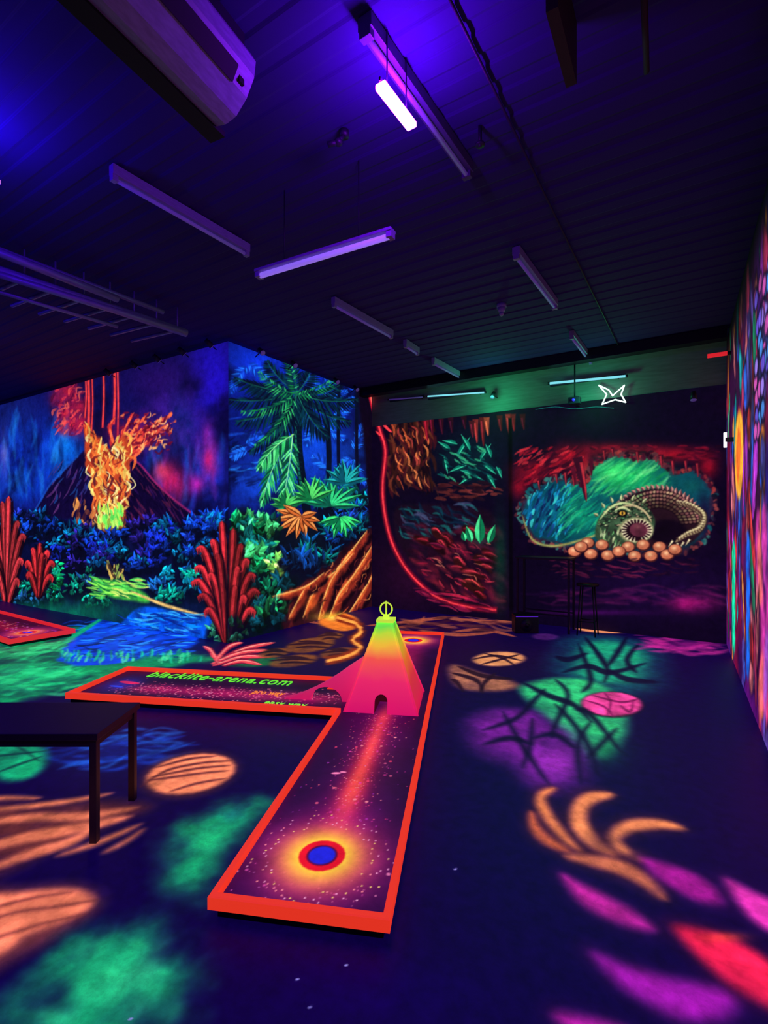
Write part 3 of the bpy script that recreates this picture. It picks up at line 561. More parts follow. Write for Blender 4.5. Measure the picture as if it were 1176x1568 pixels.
F.glow(925, 1150, 40, 24, (10, 95, 64), .7, patch=.4)
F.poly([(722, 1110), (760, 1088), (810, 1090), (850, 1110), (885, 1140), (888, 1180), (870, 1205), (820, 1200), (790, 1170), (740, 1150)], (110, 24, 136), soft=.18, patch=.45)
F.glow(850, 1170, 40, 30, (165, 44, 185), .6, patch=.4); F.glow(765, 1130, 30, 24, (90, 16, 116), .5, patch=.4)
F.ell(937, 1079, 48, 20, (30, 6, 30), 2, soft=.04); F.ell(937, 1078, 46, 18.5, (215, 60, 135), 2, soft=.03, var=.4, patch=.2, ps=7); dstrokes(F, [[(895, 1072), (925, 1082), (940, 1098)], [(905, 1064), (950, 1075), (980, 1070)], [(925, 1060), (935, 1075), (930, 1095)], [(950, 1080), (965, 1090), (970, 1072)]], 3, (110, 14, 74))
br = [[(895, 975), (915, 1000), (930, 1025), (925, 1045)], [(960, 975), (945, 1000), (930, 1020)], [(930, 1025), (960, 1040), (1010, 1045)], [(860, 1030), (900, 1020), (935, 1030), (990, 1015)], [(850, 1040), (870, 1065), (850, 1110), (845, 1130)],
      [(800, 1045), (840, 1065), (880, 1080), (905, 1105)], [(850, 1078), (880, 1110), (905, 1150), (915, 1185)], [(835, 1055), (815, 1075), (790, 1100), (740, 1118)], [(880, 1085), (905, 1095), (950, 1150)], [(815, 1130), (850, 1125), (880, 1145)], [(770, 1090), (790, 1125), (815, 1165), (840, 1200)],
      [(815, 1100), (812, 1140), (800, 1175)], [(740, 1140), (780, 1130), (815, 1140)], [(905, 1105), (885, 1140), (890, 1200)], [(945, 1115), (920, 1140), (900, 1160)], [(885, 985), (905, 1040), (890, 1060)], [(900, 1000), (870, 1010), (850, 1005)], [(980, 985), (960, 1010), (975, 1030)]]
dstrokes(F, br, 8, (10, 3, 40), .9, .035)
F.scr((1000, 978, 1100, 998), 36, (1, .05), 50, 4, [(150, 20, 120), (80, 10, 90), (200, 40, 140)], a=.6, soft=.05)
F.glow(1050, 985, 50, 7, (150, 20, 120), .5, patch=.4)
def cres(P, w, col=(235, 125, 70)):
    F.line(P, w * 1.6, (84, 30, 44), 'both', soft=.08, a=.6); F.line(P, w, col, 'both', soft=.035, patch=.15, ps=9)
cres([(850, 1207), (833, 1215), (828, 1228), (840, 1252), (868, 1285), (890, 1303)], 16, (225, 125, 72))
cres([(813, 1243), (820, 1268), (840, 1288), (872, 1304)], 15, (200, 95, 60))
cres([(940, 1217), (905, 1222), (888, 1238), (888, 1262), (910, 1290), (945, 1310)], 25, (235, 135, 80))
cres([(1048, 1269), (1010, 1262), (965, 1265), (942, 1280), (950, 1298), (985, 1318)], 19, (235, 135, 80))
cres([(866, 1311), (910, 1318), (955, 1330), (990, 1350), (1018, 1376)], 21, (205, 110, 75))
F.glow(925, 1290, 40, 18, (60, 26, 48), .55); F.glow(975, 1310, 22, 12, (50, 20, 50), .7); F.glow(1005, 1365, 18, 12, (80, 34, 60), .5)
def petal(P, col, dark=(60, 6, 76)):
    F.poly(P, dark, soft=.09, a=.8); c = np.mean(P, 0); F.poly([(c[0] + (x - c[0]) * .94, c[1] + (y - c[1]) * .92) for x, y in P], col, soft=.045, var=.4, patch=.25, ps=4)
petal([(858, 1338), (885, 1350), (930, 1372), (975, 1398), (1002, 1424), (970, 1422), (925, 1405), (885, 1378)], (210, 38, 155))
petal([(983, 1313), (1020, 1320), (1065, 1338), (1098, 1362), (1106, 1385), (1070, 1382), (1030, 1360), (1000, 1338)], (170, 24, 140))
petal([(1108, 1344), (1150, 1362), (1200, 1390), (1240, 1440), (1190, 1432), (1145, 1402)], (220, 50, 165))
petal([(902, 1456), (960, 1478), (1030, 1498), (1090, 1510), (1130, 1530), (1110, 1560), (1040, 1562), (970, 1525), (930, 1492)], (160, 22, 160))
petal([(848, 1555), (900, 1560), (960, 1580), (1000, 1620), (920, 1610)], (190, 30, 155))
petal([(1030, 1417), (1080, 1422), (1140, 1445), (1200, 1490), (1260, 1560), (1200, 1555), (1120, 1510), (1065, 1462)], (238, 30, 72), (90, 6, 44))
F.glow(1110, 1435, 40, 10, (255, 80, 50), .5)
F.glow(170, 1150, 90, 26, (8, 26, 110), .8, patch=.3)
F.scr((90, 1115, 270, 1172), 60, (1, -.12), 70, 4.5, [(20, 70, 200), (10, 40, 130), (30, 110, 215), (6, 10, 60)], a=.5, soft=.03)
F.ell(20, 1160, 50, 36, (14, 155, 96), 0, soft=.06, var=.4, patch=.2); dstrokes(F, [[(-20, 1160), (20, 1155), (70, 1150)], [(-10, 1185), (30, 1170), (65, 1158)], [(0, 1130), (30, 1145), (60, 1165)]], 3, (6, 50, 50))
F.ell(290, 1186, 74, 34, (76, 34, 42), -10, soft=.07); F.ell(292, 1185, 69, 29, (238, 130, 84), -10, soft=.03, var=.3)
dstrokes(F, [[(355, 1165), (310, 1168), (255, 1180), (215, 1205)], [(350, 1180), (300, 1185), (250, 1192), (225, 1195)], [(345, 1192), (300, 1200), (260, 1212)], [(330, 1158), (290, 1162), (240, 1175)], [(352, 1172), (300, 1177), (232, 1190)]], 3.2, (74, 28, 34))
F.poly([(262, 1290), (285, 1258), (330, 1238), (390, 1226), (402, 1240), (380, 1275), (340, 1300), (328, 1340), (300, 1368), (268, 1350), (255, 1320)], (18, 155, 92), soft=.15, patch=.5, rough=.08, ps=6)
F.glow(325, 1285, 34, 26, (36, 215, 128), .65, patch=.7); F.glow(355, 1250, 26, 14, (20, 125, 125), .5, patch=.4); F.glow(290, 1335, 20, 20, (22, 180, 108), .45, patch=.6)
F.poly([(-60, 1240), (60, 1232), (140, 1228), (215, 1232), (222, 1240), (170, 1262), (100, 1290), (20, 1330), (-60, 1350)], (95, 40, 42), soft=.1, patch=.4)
for P, w in [([(-60, 1268), (40, 1252), (130, 1250), (210, 1236)], 12), ([(-60, 1310), (30, 1285), (120, 1268), (200, 1250)], 16), ([(-40, 1340), (40, 1310), (110, 1288), (150, 1262)], 14), ([(90, 1310), (150, 1290), (215, 1262)], 8), ([(-60, 1245), (30, 1236), (110, 1226), (170, 1215)], 7), ([(160, 1305), (190, 1290), (220, 1270)], 6), ([(-60, 1230), (0, 1222), (60, 1222)], 7)]:
    F.line(P, w, (215, 112, 78), soft=.035, var=.4, patch=.15, ps=8)
F.poly([(-60, 1375), (40, 1360), (110, 1356), (148, 1372), (145, 1395), (100, 1425), (40, 1460), (-60, 1500)], (104, 46, 50), soft=.07)
F.poly([(-60, 1385), (40, 1366), (108, 1361), (140, 1374), (134, 1392), (95, 1412), (40, 1432), (10, 1455), (-60, 1490)], (230, 120, 82), soft=.035, var=.4)
dstrokes(F, [[(148, 1378), (90, 1388), (20, 1398), (-60, 1425)], [(128, 1400), (60, 1416), (-10, 1438), (-60, 1460)], [(110, 1366), (50, 1375), (-40, 1398)]], 4, (96, 38, 40), .8)
F.glow(160, 1365, 8, 12, (26, 8, 66), .8)
F.poly([(110, 1448), (150, 1434), (195, 1428), (235, 1440), (240, 1465), (275, 1480), (290, 1510), (265, 1540), (200, 1565), (190, 1610), (60, 1640), (10, 1560), (60, 1520), (90, 1480)], (18, 145, 92), soft=.15, patch=.5, rough=.1, ps=6)
for x, y, rx, ry in [(195, 1468, 36, 20), (150, 1520, 40, 26), (235, 1510, 30, 24), (90, 1560, 40, 20), (170, 1490, 20, 16), (210, 1445, 16, 10), (250, 1490, 16, 10)]:
    F.glow(x, y, rx, ry, (46, 230, 135), .65, patch=.8)
F.scr((110, 1445, 270, 1560), 44, (.6, -1), 30, 9, [(60, 235, 145), (8, 70, 60), (20, 165, 105)], a=.3, soft=.06)
for x, y in [(530, 1478), (455, 1500), (475, 1542), (697, 1331), (200, 1560)]:
    F.ell(x, y, 2, 1.6, (150, 140, 220), soft=.004)
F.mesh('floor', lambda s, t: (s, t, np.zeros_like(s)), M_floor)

# ================================================================== CEILING (shallow ribbed deck)
bm = bmesh.new(); ys = []; y = -2.
while y < 13: ys += [(y, Z_CEIL), (y + .1, Z_CEIL), (y + .12, Z_CEIL + .008), (y + .18, Z_CEIL + .008), (y + .2, Z_CEIL)]; y += .2
ys = [p for i, p in enumerate(ys) if i == 0 or p[0] > ys[i - 1][0] + 1e-5]
prev = None
for yy, zz in ys:
    cur = (bm.verts.new((-13.6, yy, zz)), bm.verts.new((X_EDGE, yy, zz)))
    if prev: bm.faces.new((prev[0], cur[0], cur[1], prev[1]))
    prev = cur
obj_from_bm('ceiling', bm, [M_ceil])
bm = bmesh.new(); bbox(bm, ((X_JUNG + X_RIGHT) / 2, Y_BACK + .06, 3.75), (X_RIGHT - X_JUNG, .1, .66)); obj_from_bm('trim_1', bm, [mat('bare_plaster', (120, 130, 130), .9)])
bm = bmesh.new(); bbox(bm, ((X_JUNG + X_RIGHT) / 2, Y_BACK - .35, 3.98), (X_RIGHT - X_JUNG - .02, .16, .14)); obj_from_bm('ceiling_beam', bm, [M_black])
bm = bmesh.new(); bbox(bm, (-9.4, 12.5, 2), (8.4, .1, 4.1)); obj_from_bm('wall_rear', bm, [M_black])

# ================================================================== MINI GOLF LANE
Ox, Oy = cw(.022, 1.90); LA = math.atan2(.389, .921)
lane = empty('mini_golf_lane', (Ox, Oy, 0), LA)
def to_lane(p):
    dx, dy = p[0] - Ox, p[1] - Oy; c, s = math.cos(LA), math.sin(LA); return (dx * c + dy * s, -dx * s + dy * c)
ZS = .062
mainc = Canvas(ar((-.715, -.025, .0045)), ar((.025, 5.015, .0055)), lambda x, y: (x, y), (24, 4, 50))
def hole(c, x, y, k=1., yel=1.):
    c.glow(x, y, .40 * k, .42 * k, (130, 12, 120), .85); c.glow(x, y, .29 * k, .30 * k, (225, 36, 120), .9, patch=.15); c.glow(x, y, .225 * k, .23 * k, (255, 105, 60), .95); c.glow(x, y, .18 * k, .185 * k, (255, 228, 50), yel, p=2.0); c.glow(x, y, .155 * k, .155 * k, (255, 238, 60), yel, p=1.2)
    c.ell(x, y, .108 * k, .108 * k, (225, 16, 40), soft=.006, var=0); c.ell(x, y, .072 * k, .072 * k, (80, 8, 60), soft=.006, var=0); c.ell(x, y, .062 * k, .062 * k, (34, 36, 215), soft=.006, var=0)
def spat(c, n, cx, sx, y0, y1, cols, al=.85):
    for i in range(n):
        r = R_.uniform(.0022, .0048) if R_.random() < .9 else R_.uniform(.006, .011)
        c.ell(cx + R_.gauss(0, sx), R_.uniform(y0, y1), r, r, R_.choice(cols), soft=.003, var=0, a=al)
for yy in np.arange(.7, 2.5, .22): mainc.glow(-.36, yy, .26, .26, (120, 10, 96), .36)
for yy in np.arange(.45, 2.2, .15): mainc.glow(-.355, yy, .10, .2, (225, 36, 76), .5, patch=.3)
mainc.glow(-.355, 1.4, .05, .9, (255, 80, 76), .75); mainc.glow(-.355, .9, .07, .4, (255, 90, 60), .5)
for yy in np.arange(2.6, 4.6, .2): mainc.glow(-.37, yy, .2, .25, (200, 24, 90), .45)
spat(mainc, 420, -.36, .09, .6, 2.1, [(255, 110, 130), (255, 70, 110), (230, 60, 160), (255, 150, 150)])
spat(mainc, 120, -.36, .2, .4, 2.0, [(220, 60, 150), (255, 110, 150), (170, 60, 200)], .7)
spat(mainc, 70, -.37, .2, .06, .3, [(255, 180, 200), (240, 110, 200), (210, 150, 240)])
hole(mainc, -.372, .37); hole(mainc, -.385, 4.66, 1.1)
for a in np.linspace(0, 2 * math.pi, 90):
    r = R_.uniform(.22, .34); mainc.ell(-.372 + r * math.cos(a), .37 + r * math.sin(a), .004, .004, R_.choice([(255, 210, 120), (255, 140, 150), (250, 170, 210)]), soft=.003, var=0)
mainc.ell(-.5, 1.12, .03, .012, (255, 130, 180), 10, soft=.005); mainc.ell(-.46, 1.14, .02, .01, (255, 130, 180), soft=.005)
o = mainc.mesh('lane_surface', lambda s, t: (s, t, np.full_like(s, ZS)), M_lane); o.parent = lane
armc = Canvas(ar((-3.175, -.715, .006)), ar((2.075, 2.855, .006)), lambda x, y: (x, y), (24, 4, 46))
for xx in np.arange(-2.7, -.7, .2): armc.glow(xx, 2.36, .3, .15, (205, 22, 100), .45, patch=.3)
for i in range(620): armc.ell(R_.uniform(-3, -.8), 2.38 + R_.gauss(0, .09), R_.uniform(.004, .010), R_.uniform(.004, .009), R_.choice([(255, 120, 150), (255, 90, 120), (250, 170, 190), (230, 60, 120)]), soft=.004, var=0, a=.8)
armc.glow(-2.95, 2.45, .2, .25, (30, 30, 160), .8); armc.ell(-2.9, 2.5, .12, .035, (200, 30, 90), -10, soft=.01); armc.ell(-2.95, 2.38, .08, .02, (40, 60, 220), -10, soft=.01)
o = armc.mesh('side_lane_surface', lambda s, t: (s, t, np.full_like(s, ZS)), M_lane); o.parent = lane
OUT = [(0, 0), (0, 5.04), (-.74, 5.04), (-.74, 2.88), (-3.2, 2.88), (-3.2, 2.05), (-.74, 2.05), (-.74, 0)]
INN = [(-.029, .029), (-.029, 5.011), (-.711, 5.011), (-.711, 2.851), (-3.171, 2.851), (-3.171, 2.079), (-.711, 2.079), (-.711, .029)]
def ring(bm, levels, mis):
    n = len(levels[0][0]); lv = [[bm.verts.new((x, y, z)) for x, y in P] for P, z in levels]
    for k in range(len(lv) - 1):
        for i in range(n): bm.faces.new((lv[k][i], lv[k][(i + 1) % n], lv[k + 1][(i + 1) % n], lv[k + 1][i])).material_index = mis[k]
MID = [((a[0] * .85 + b[0] * .15), (a[1] * .85 + b[1] * .15)) for a, b in zip(OUT, INN)]
bm = bmesh.new(); ring(bm, [(INN, 0), (INN, .046), (OUT, .046), (OUT, .095), (MID, .1), (INN, .1), (INN, .05)], [1, 1, 0, 0, 0, 0])
bmesh.ops.recalc_face_normals(bm, faces=bm.faces[:])
obj_from_bm('frame', bm, [M_orange, M_slot], lane)
def text(body, p0, p1, col, zs=1.35, em=.9):
    a = to_lane(on_z(*p0, ZS)); b = to_lane(on_z(*p1, ZS)); cu = bpy.data.curves.new('lettering', 'FONT'); cu.body = body; cu.size = .2; cu.extrude = .001; cu.shear = .15; cu.offset = .0015; cu.space_character = 1.08
    ob = bpy.data.objects.new('lettering_' + body.split('-')[0].replace(' ', '_').replace('.', '_'), cu); link(ob, lane); bpy.context.view_layer.update()
    w = max(ob.dimensions.x, .01); L = math.dist(a, b); k = L / w
    ob.scale = (k, k * zs, 1); ob.location = (a[0], a[1], ZS + .003); ob.rotation_euler = (0, 0, math.atan2(b[1] - a[1], b[0] - a[0]))
    cu.materials.append(mat('paint_' + body[:4], col, .5, col, em))
text('blacklite-arena.com', (222, 1036), (441, 1050), (100, 245, 50), 1.5)
text('pro way', (384, 1062), (432, 1066), (255, 140, 50), 1.8)
text('easy way', (402, 1078), (466, 1083), (130, 255, 60), 1.3)

# pyramid obstacle ---------------------------------------------------
def gradmat(name, stops, z0, z1, es=.95):
    m = bpy.data.materials.new(name); m.use_nodes = True; nt = m.node_tree; b = nt.nodes['Principled BSDF']
    tc = nt.nodes.new('ShaderNodeTexCoord'); sp = nt.nodes.new('ShaderNodeSeparateXYZ'); mr = nt.nodes.new('ShaderNodeMapRange'); rp = nt.nodes.new('ShaderNodeValToRGB')
    n = nt.nodes.new('ShaderNodeTexNoise'); n.inputs['Scale'].default_value = 5; n.inputs['Detail'].default_value = 6; ad = nt.nodes.new('ShaderNodeMath'); ad.operation = 'MULTIPLY_ADD'; ad.inputs[1].default_value = .14
    nt.links.new(tc.outputs['Object'], sp.inputs[0]); nt.links.new(tc.outputs['Object'], n.inputs['Vector']); nt.links.new(sp.outputs['Z'], mr.inputs[0]); mr.inputs[1].default_value = z0; mr.inputs[2].default_value = z1
    nt.links.new(n.outputs['Fac'], ad.inputs[0]); nt.links.new(mr.outputs[0], ad.inputs[2]); nt.links.new(ad.outputs[0], rp.inputs[0])
    els = rp.color_ramp.elements; els[0].position = stops[0][0]; els[0].color = (*lin(stops[0][1]), 1); els[1].position = stops[-1][0]; els[1].color = (*lin(stops[-1][1]), 1)
    for p, c in stops[1:-1]: e = els.new(p); e.color = (*lin(c), 1)
    nt.links.new(rp.outputs[0], b.inputs['Base Color']); nt.links.new(rp.outputs[0], b.inputs['Emission Color']); b.inputs['Emission Strength'].default_value = es; b.inputs['Roughness'].default_value = .5
    return nosample(m)
M_pyr = gradmat('pyramid_airbrush', [(.05, (215, 18, 100)), (.42, (238, 44, 100)), (.64, (250, 90, 70)), (.82, (248, 200, 50)), (.93, (190, 235, 50)), (1., (110, 235, 70))], .06, .76, .82)
M_pyrs = gradmat('pyramid_airbrush_side', [(.05, (190, 16, 80)), (.4, (215, 50, 60)), (.62, (230, 110, 40)), (.8, (200, 185, 40)), (1., (90, 200, 50))], .06, .76, .8)
M_pink = gradmat('arch_airbrush', [(.0, (205, 20, 95)), (.5, (225, 45, 110)), (1., (240, 90, 90))], .06, .7, .7)
pyr = empty('pyramid_obstacle', (Ox, Oy, 0), LA)
cx, cy, hb, ht, z0, z1 = -.39, 2.40, .30, .062, ZS, .75
bm = bmesh.new()
def pp(sx, sy, z): k = hb + (ht - hb) * (z - z0) / (z1 - z0); return (cx + sx * k, cy + sy * k, z)
def front(x, z): k = hb + (ht - hb) * (z - z0) / (z1 - z0); return bm.verts.new((cx + x, cy - k, z))
dw, dh = .052, .09
arch = [(-dw, z0), (-dw, z0 + dh)] + [(-dw * math.cos(a), z0 + dh + dw * math.sin(a)) for a in np.linspace(.3, math.pi - .3, 8)] + [(dw, z0 + dh), (dw, z0)]
av = [front(x, z) for x, z in arch]
bl, brr, tr, tl = [bm.verts.new(pp(*q)) for q in [(-1, -1, z0), (1, -1, z0), (1, -1, z1), (-1, -1, z1)]]
fl, fr, frt, flt = [bm.verts.new(pp(*q)) for q in [(-1, 1, z0), (1, 1, z0), (1, 1, z1), (-1, 1, z1)]]
bm.faces.new([bl] + av + [brr, tr, tl])
for f in ((brr, fr, frt, tr), (fl, bl, tl, flt)): bm.faces.new(f).material_index = 1
bm.faces.new((fr, fl, flt, frt)); bm.faces.new((tl, tr, frt, flt))
bv = [bm.verts.new((cx + x, cy - .02, z)) for x, z in arch]
for i in range(len(arch) - 1):
    bm.faces.new((av[i], bv[i], bv[i + 1], av[i + 1])).material_index = 2
bm.faces.new(bv).material_index = 2
for sx, sy in ((-1, -1), (1, -1), (1, 1), (-1, 1)):
    a = pp(sx, sy, z0); b = pp(sx, sy, z1 - .0); bcyl(bm, a, b, .009, 0, 6)
bbox(bm, (cx, cy, z1 + .012), (.15, .15, .024), 3)
bmesh.ops.triangulate(bm, faces=[f for f in bm.faces if len(f.verts) > 6])
M_top = mat('neon_yellow_paint', (215, 245, 70), .5, (190, 225, 60), .9)
M_tunnel = mat('tunnel_lining', (60, 10, 26), .7, (70, 8, 26), .6)
obj_from_bm('pyramid_body', bm, [M_pyr, M_pyrs, M_tunnel, M_top], pyr)
bm = bmesh.new(); bbox(bm, (cx, cy, z1 + .035), (.05, .03, .03), 0)
N = 28
for i in range(N):
    a0, a1 = 2 * math.pi * i / N, 2 * math.pi * (i + 1) / N
    bcyl(bm, (cx + .052 * math.cos(a0), cy, z1 + .105 + .055 * math.sin(a0)), (cx + .052 * math.cos(a1), cy, z1 + .105 + .055 * math.sin(a1)), .007, 0, 8)
bcyl(bm, (cx, cy, z1 + .03), (cx, cy, z1 + .175), .007); obj_from_bm('ring_finial', bm, [M_top], pyr)
prof = [(-1.28, ZS), (-1.20, .082), (-1.1, .12), (-1.0, .168), (-.9, .225), (-.8, .29), (-.7, .365), (-.56, .46), (-.67, ZS)]
prof += [(-.76, ZS)] + [(-.90 + .14 * math.cos(a), ZS + .12 * math.sin(a)) for a in np.linspace(.15, math.pi - .15, 12)] + [(-1.04, ZS)]
bm = bmesh.new(); extrude_profile(bm, prof, lambda p: (p[0], 2.32, p[1]), lambda p: (p[0], 2.39, p[1]))
bmesh.ops.recalc_face_normals(bm, faces=bm.faces[:]); bmesh.ops.triangulate(bm, faces=[f for f in bm.faces if len(f.verts) > 4])
obj_from_bm('arch_wing', bm, [M_pink], pyr)
prof2 = [(-.98, ZS), (-.9, .1), (-.8, .15), (-.68, .2), (-.66, ZS)]
bm = bmesh.new(); extrude_profile(bm, prof2, lambda p: (p[0], 2.62, p[1]), lambda p: (p[0], 2.66, p[1])); bmesh.ops.recalc_face_normals(bm, faces=bm.faces[:]); obj_from_bm('rear_wing', bm, [M_orange], pyr)

# second lane, far left ------------------------------------------------
c0 = cw(-4.35, 7.09); a1 = Vector(cw(-.827, .562)).normalized()
lane2 = empty('mini_golf_lane.001', (c0[0], c0[1], 0), math.atan2(a1.y, a1.x))
bm = bmesh.new()
OUT2 = [(0, 0), (3.2, 0), (3.2, .8), (0, .8)]; INN2 = [(.035, .035), (3.165, .035), (3.165, .765), (.035, .765)]
ring(bm, [(INN2, 0), (INN2, .04), (OUT2, .04), (OUT2, .1), (INN2, .1), (INN2, .05)], [1, 1, 0, 0, 0])
bmesh.ops.recalc_face_normals(bm, faces=bm.faces[:]); obj_from_bm('frame', bm, [M_red, M_slot], lane2)
l2 = Canvas(ar((.03, 3.17, .012)), ar((.03, .77, .012)), lambda x, y: (x, y), (40, 4, 40))
for xx in np.arange(.4, 3, .25): l2.glow(xx, .42, .3, .2, (190, 20, 60), .45, patch=.4)
hole(l2, .5, .4, 1.0, .3)
for i in range(200): l2.ell(R_.uniform(.1, 3), .4 + R_.gauss(0, .15), .012, .012, R_.choice([(255, 70, 90), (200, 60, 200), (255, 150, 150)]), soft=.008)
o = l2.mesh('lane_surface', lambda s, t: (s, t, np.full_like(s, .06)), M_lane); o.parent = lane2

# ================================================================== LOW TABLE
tb = empty('low_table', (*cw(-1.42, 2.49), 0), TH)
bm = bmesh.new()
bbox(bm, (-.72, .22, .535), (1.44, .44, .035), 0, 0, .004)
for x in (-.03, -1.41):
    for yy in (.03, .41): bbox(bm, (x, yy, .26), (.035, .035, .52), 0, 0, .003)
for yy in (.03, .41): bbox(bm, (-.72, yy, .50), (1.34, .022, .04), 0)
for x in (-.03, -1.41): bbox(bm, (x, .22, .50), (.022, .35, .04), 0)
obj_from_bm('table_frame_and_top', bm, [mat('black_laminate', (34, 22, 50), .5)], tb)

# ================================================================== CEILING EQUIPMENT
def P3(px, py, z): x, y = on_z(px, py, z); return Vector((x, y, z))
def batten(a, b, z, hang=False, w=.06, name='fluorescent_batten_light', body=None):
    p = P3(*a, z); q = P3(*b, z); d = q - p; L = d.length; rz = math.atan2(d.y, d.x); c = (p + q) / 2
    e = empty(name, c, rz); bm = bmesh.new()
    top = (Z_CEIL - z) if not hang else .03
    bbox(bm, (0, 0, (top - .01) / 2 + .005), (L, w, max(top - .01, .02)), 0, 0, .004)
    for s in (-1, 1):
        bbox(bm, (s * (L / 2 - .02), 0, -.012), (.04, w * .8, .045), 0, 0, .004)
    bcyl(bm, (-L / 2 + .03, 0, -.018), (L / 2 - .03, 0, -.018), .014 if not hang else .02, 1)
    if hang:
        for s in (-.55, .55): bcyl(bm, (s * L / 2, 0, .03), (s * L / 2, 0, Z_CEIL - z), .004, 2, 6)
    obj_from_bm('housing', bm, [body or M_white, M_tubeh if hang else M_tube, M_dark], e); return e
batten((170, 268), (380, 388), 3.98, w=.055); batten((510, 465), (600, 515), 3.98, w=.055); batten((663, 555), (710, 580), 3.98, w=.055); batten((620, 528), (640, 541), 3.98, w=.055)
batten((558, 45), (717, 268), 3.98, w=.08, body=M_shade); batten((790, 390), (850, 470), 3.98, w=.07); batten((875, 515), (905, 555), 3.98)
h = batten((394, 420), (602, 356), 3.5, hang=True, w=.075)
def uvbar(p, q, m, z=3.74):
    a = Vector((*p, z)); b = Vector((*q, z)); d = b - a; rz = math.atan2(d.y, d.x)
    e = empty('uv_blacklight_bar', (a + b) / 2, rz); L = d.length
    bm = bmesh.new(); bbox(bm, (0, 0, 0), (L, .056, .03), 0, 0, .006); obj_from_bm('led_strip', bm, [m], e)
    bm = bmesh.new(); bbox(bm, (0, 0, .028), (L + .01, .010, .02), 0, 0, .003)
    for s in (-1, 1): bcyl(bm, (s * L * .3, 0, .04), (s * L * .3, 0, Z_CEIL - z), .004)
    obj_from_bm('bracket', bm, [M_dark], e)
a = on_z(582, 130, 3.74); b = on_z(631, 194, 3.74); uvbar(a, b, M_uv)
uvbar((-3.75, .95), (-3.75, 1.4), M_uvb); uvbar((-1.45, -1.2), (-1.45, -.7), M_uv); uvbar((-4.6, -.6), (-4.6, -.1), M_uvb); uvbar((-8.5, 1.4), (-8.5, 1.9), M_uvb)  # first bar aside, these are unseen and added to fill the room with light
bm = bmesh.new(); p = P3(660, -60, 4.045); q = P3(990, 618, 4.045); bcyl(bm, p, q, .008, 0, 8); obj_from_bm('cable_conduit', bm, [M_dark])
bm = bmesh.new()
for (x1, y1, x2, y2, z, r) in [(-90, 352, 180, 458, 3.85, .035), (-90, 384, 285, 510, 3.8, .045), (-80, 396, 280, 508, 3.7, .03), (-60, 360, 250, 478, 3.95, .025), (-60, 430, 180, 500, 3.75, .02)]:
    bcyl(bm, P3(x1, y1, z), P3(x2, y2, z), r)
for t in np.linspace(.15, .95, 8):
    p = P3(-90, 384, 3.8).lerp(P3(285, 510, 3.8), t); bcyl(bm, p, (p.x, p.y, Z_CEIL), .008); bcyl(bm, p, (p.x - .9, p.y, 3.85), .02)
obj_from_bm('ceiling_pipes', bm, [M_pipe])
bm = bmesh.new()
for x in np.arange(-12, -6, .8): bbox(bm, (x, 6.5, 3.9), (.06, 3.6, .08))
for y in (5.2, 6.2, 7.2, 8.2): bbox(bm, (-9.3, y, 3.84), (6.4, .06, .06))
obj_from_bm('ceiling_grid_truss', bm, [M_dark])
def detector(px, py):
    p = P3(px, py, 3.95); bm = bmesh.new(); bcyl(bm, (p.x, p.y, Z_CEIL), (p.x, p.y, 4.02), .055); bcyl(bm, (p.x, p.y, 4.02), (p.x, p.y, 3.97), .05, 0, 16, .03); bsph(bm, (p.x, p.y, 3.955), .028); obj_from_bm('smoke_detector', bm, [M_white])
detector(768, 481)
p = P3(527, 232, 3.93); bm = bmesh.new(); bcyl(bm, (p.x, p.y, Z_CEIL), (p.x, p.y, 4.02), .03); bcyl(bm, (p.x, p.y, 4.03), (p.x + .01, p.y - .06, 3.96), .012); bsph(bm, (p.x, p.y - .06, 3.95), .028, 0, (1, 1, .8)); bcyl(bm, (p.x, p.y - .06, 3.95), (p.x - .05, p.y - .1, 3.93), .016); obj_from_bm('security_camera', bm, [M_dark])
p = P3(735, 213, 3.98); bm = bmesh.new(); bcyl(bm, (p.x, p.y, Z_CEIL), (p.x, p.y, 3.93), .012); bcyl(bm, (p.x, p.y, 3.95), (p.x, p.y, 3.94), .03); obj_from_bm('sprinkler_head', bm, [M_dark])
bm = bmesh.new(); p = P3(845, -40, 3.9); q = P3(875, 85, 3.9); p2 = P3(985, -40, 3.95); q2 = P3(990, 110, 3.95)
bbox(bm, ((p + q) / 2), ((q - p).length, .05, .3), 0, math.atan2((q - p).y, (q - p).x)); bcyl(bm, p2, q2, .015); obj_from_bm('ceiling_joist', bm, [mat('brown_wood', (50, 26, 30), .7)])

# air conditioner ------------------------------------------------------
ac = empty('air_conditioner', (-1.93, 1.82, 0), math.radians(7))
bm = bmesh.new()
pr = [(-.30, 3.98), (0.0, 3.98), (.03, 3.93), (.02, 3.86), (-.03, 3.77), (-.10, 3.70), (-.17, 3.68), (-.30, 3.70)]
extrude_profile(bm, pr, lambda p: (p[0], -1.25, p[1]), lambda p: (p[0], 0, p[1]))
bmesh.ops.recalc_face_normals(bm, faces=bm.faces[:])
es = [e for e in bm.edges if abs(e.verts[0].co.y - e.verts[1].co.y) < 1e-4]
bmesh.ops.bevel(bm, geom=es, offset=.012, segments=2, affect='EDGES')
obj_from_bm('casing', bm, [M_white], ac)
bm = bmesh.new()
extrude_profile(bm, [(.006, 3.835), (-.032, 3.765), (-.04, 3.772), (.0, 3.845)], lambda p: (p[0] + .008, -1.2, p[1] - .004), lambda p: (p[0] + .008, -.12, p[1] - .004)); bmesh.ops.recalc_face_normals(bm, faces=bm.faces[:])
bbox(bm, (-.015, -.075, 3.80), (.02, .035, .03), 0); bbox(bm, (-.28, -.6, 3.69), (.10, 1.3, .03), 0); obj_from_bm('louver_slot', bm, [M_slot], ac)
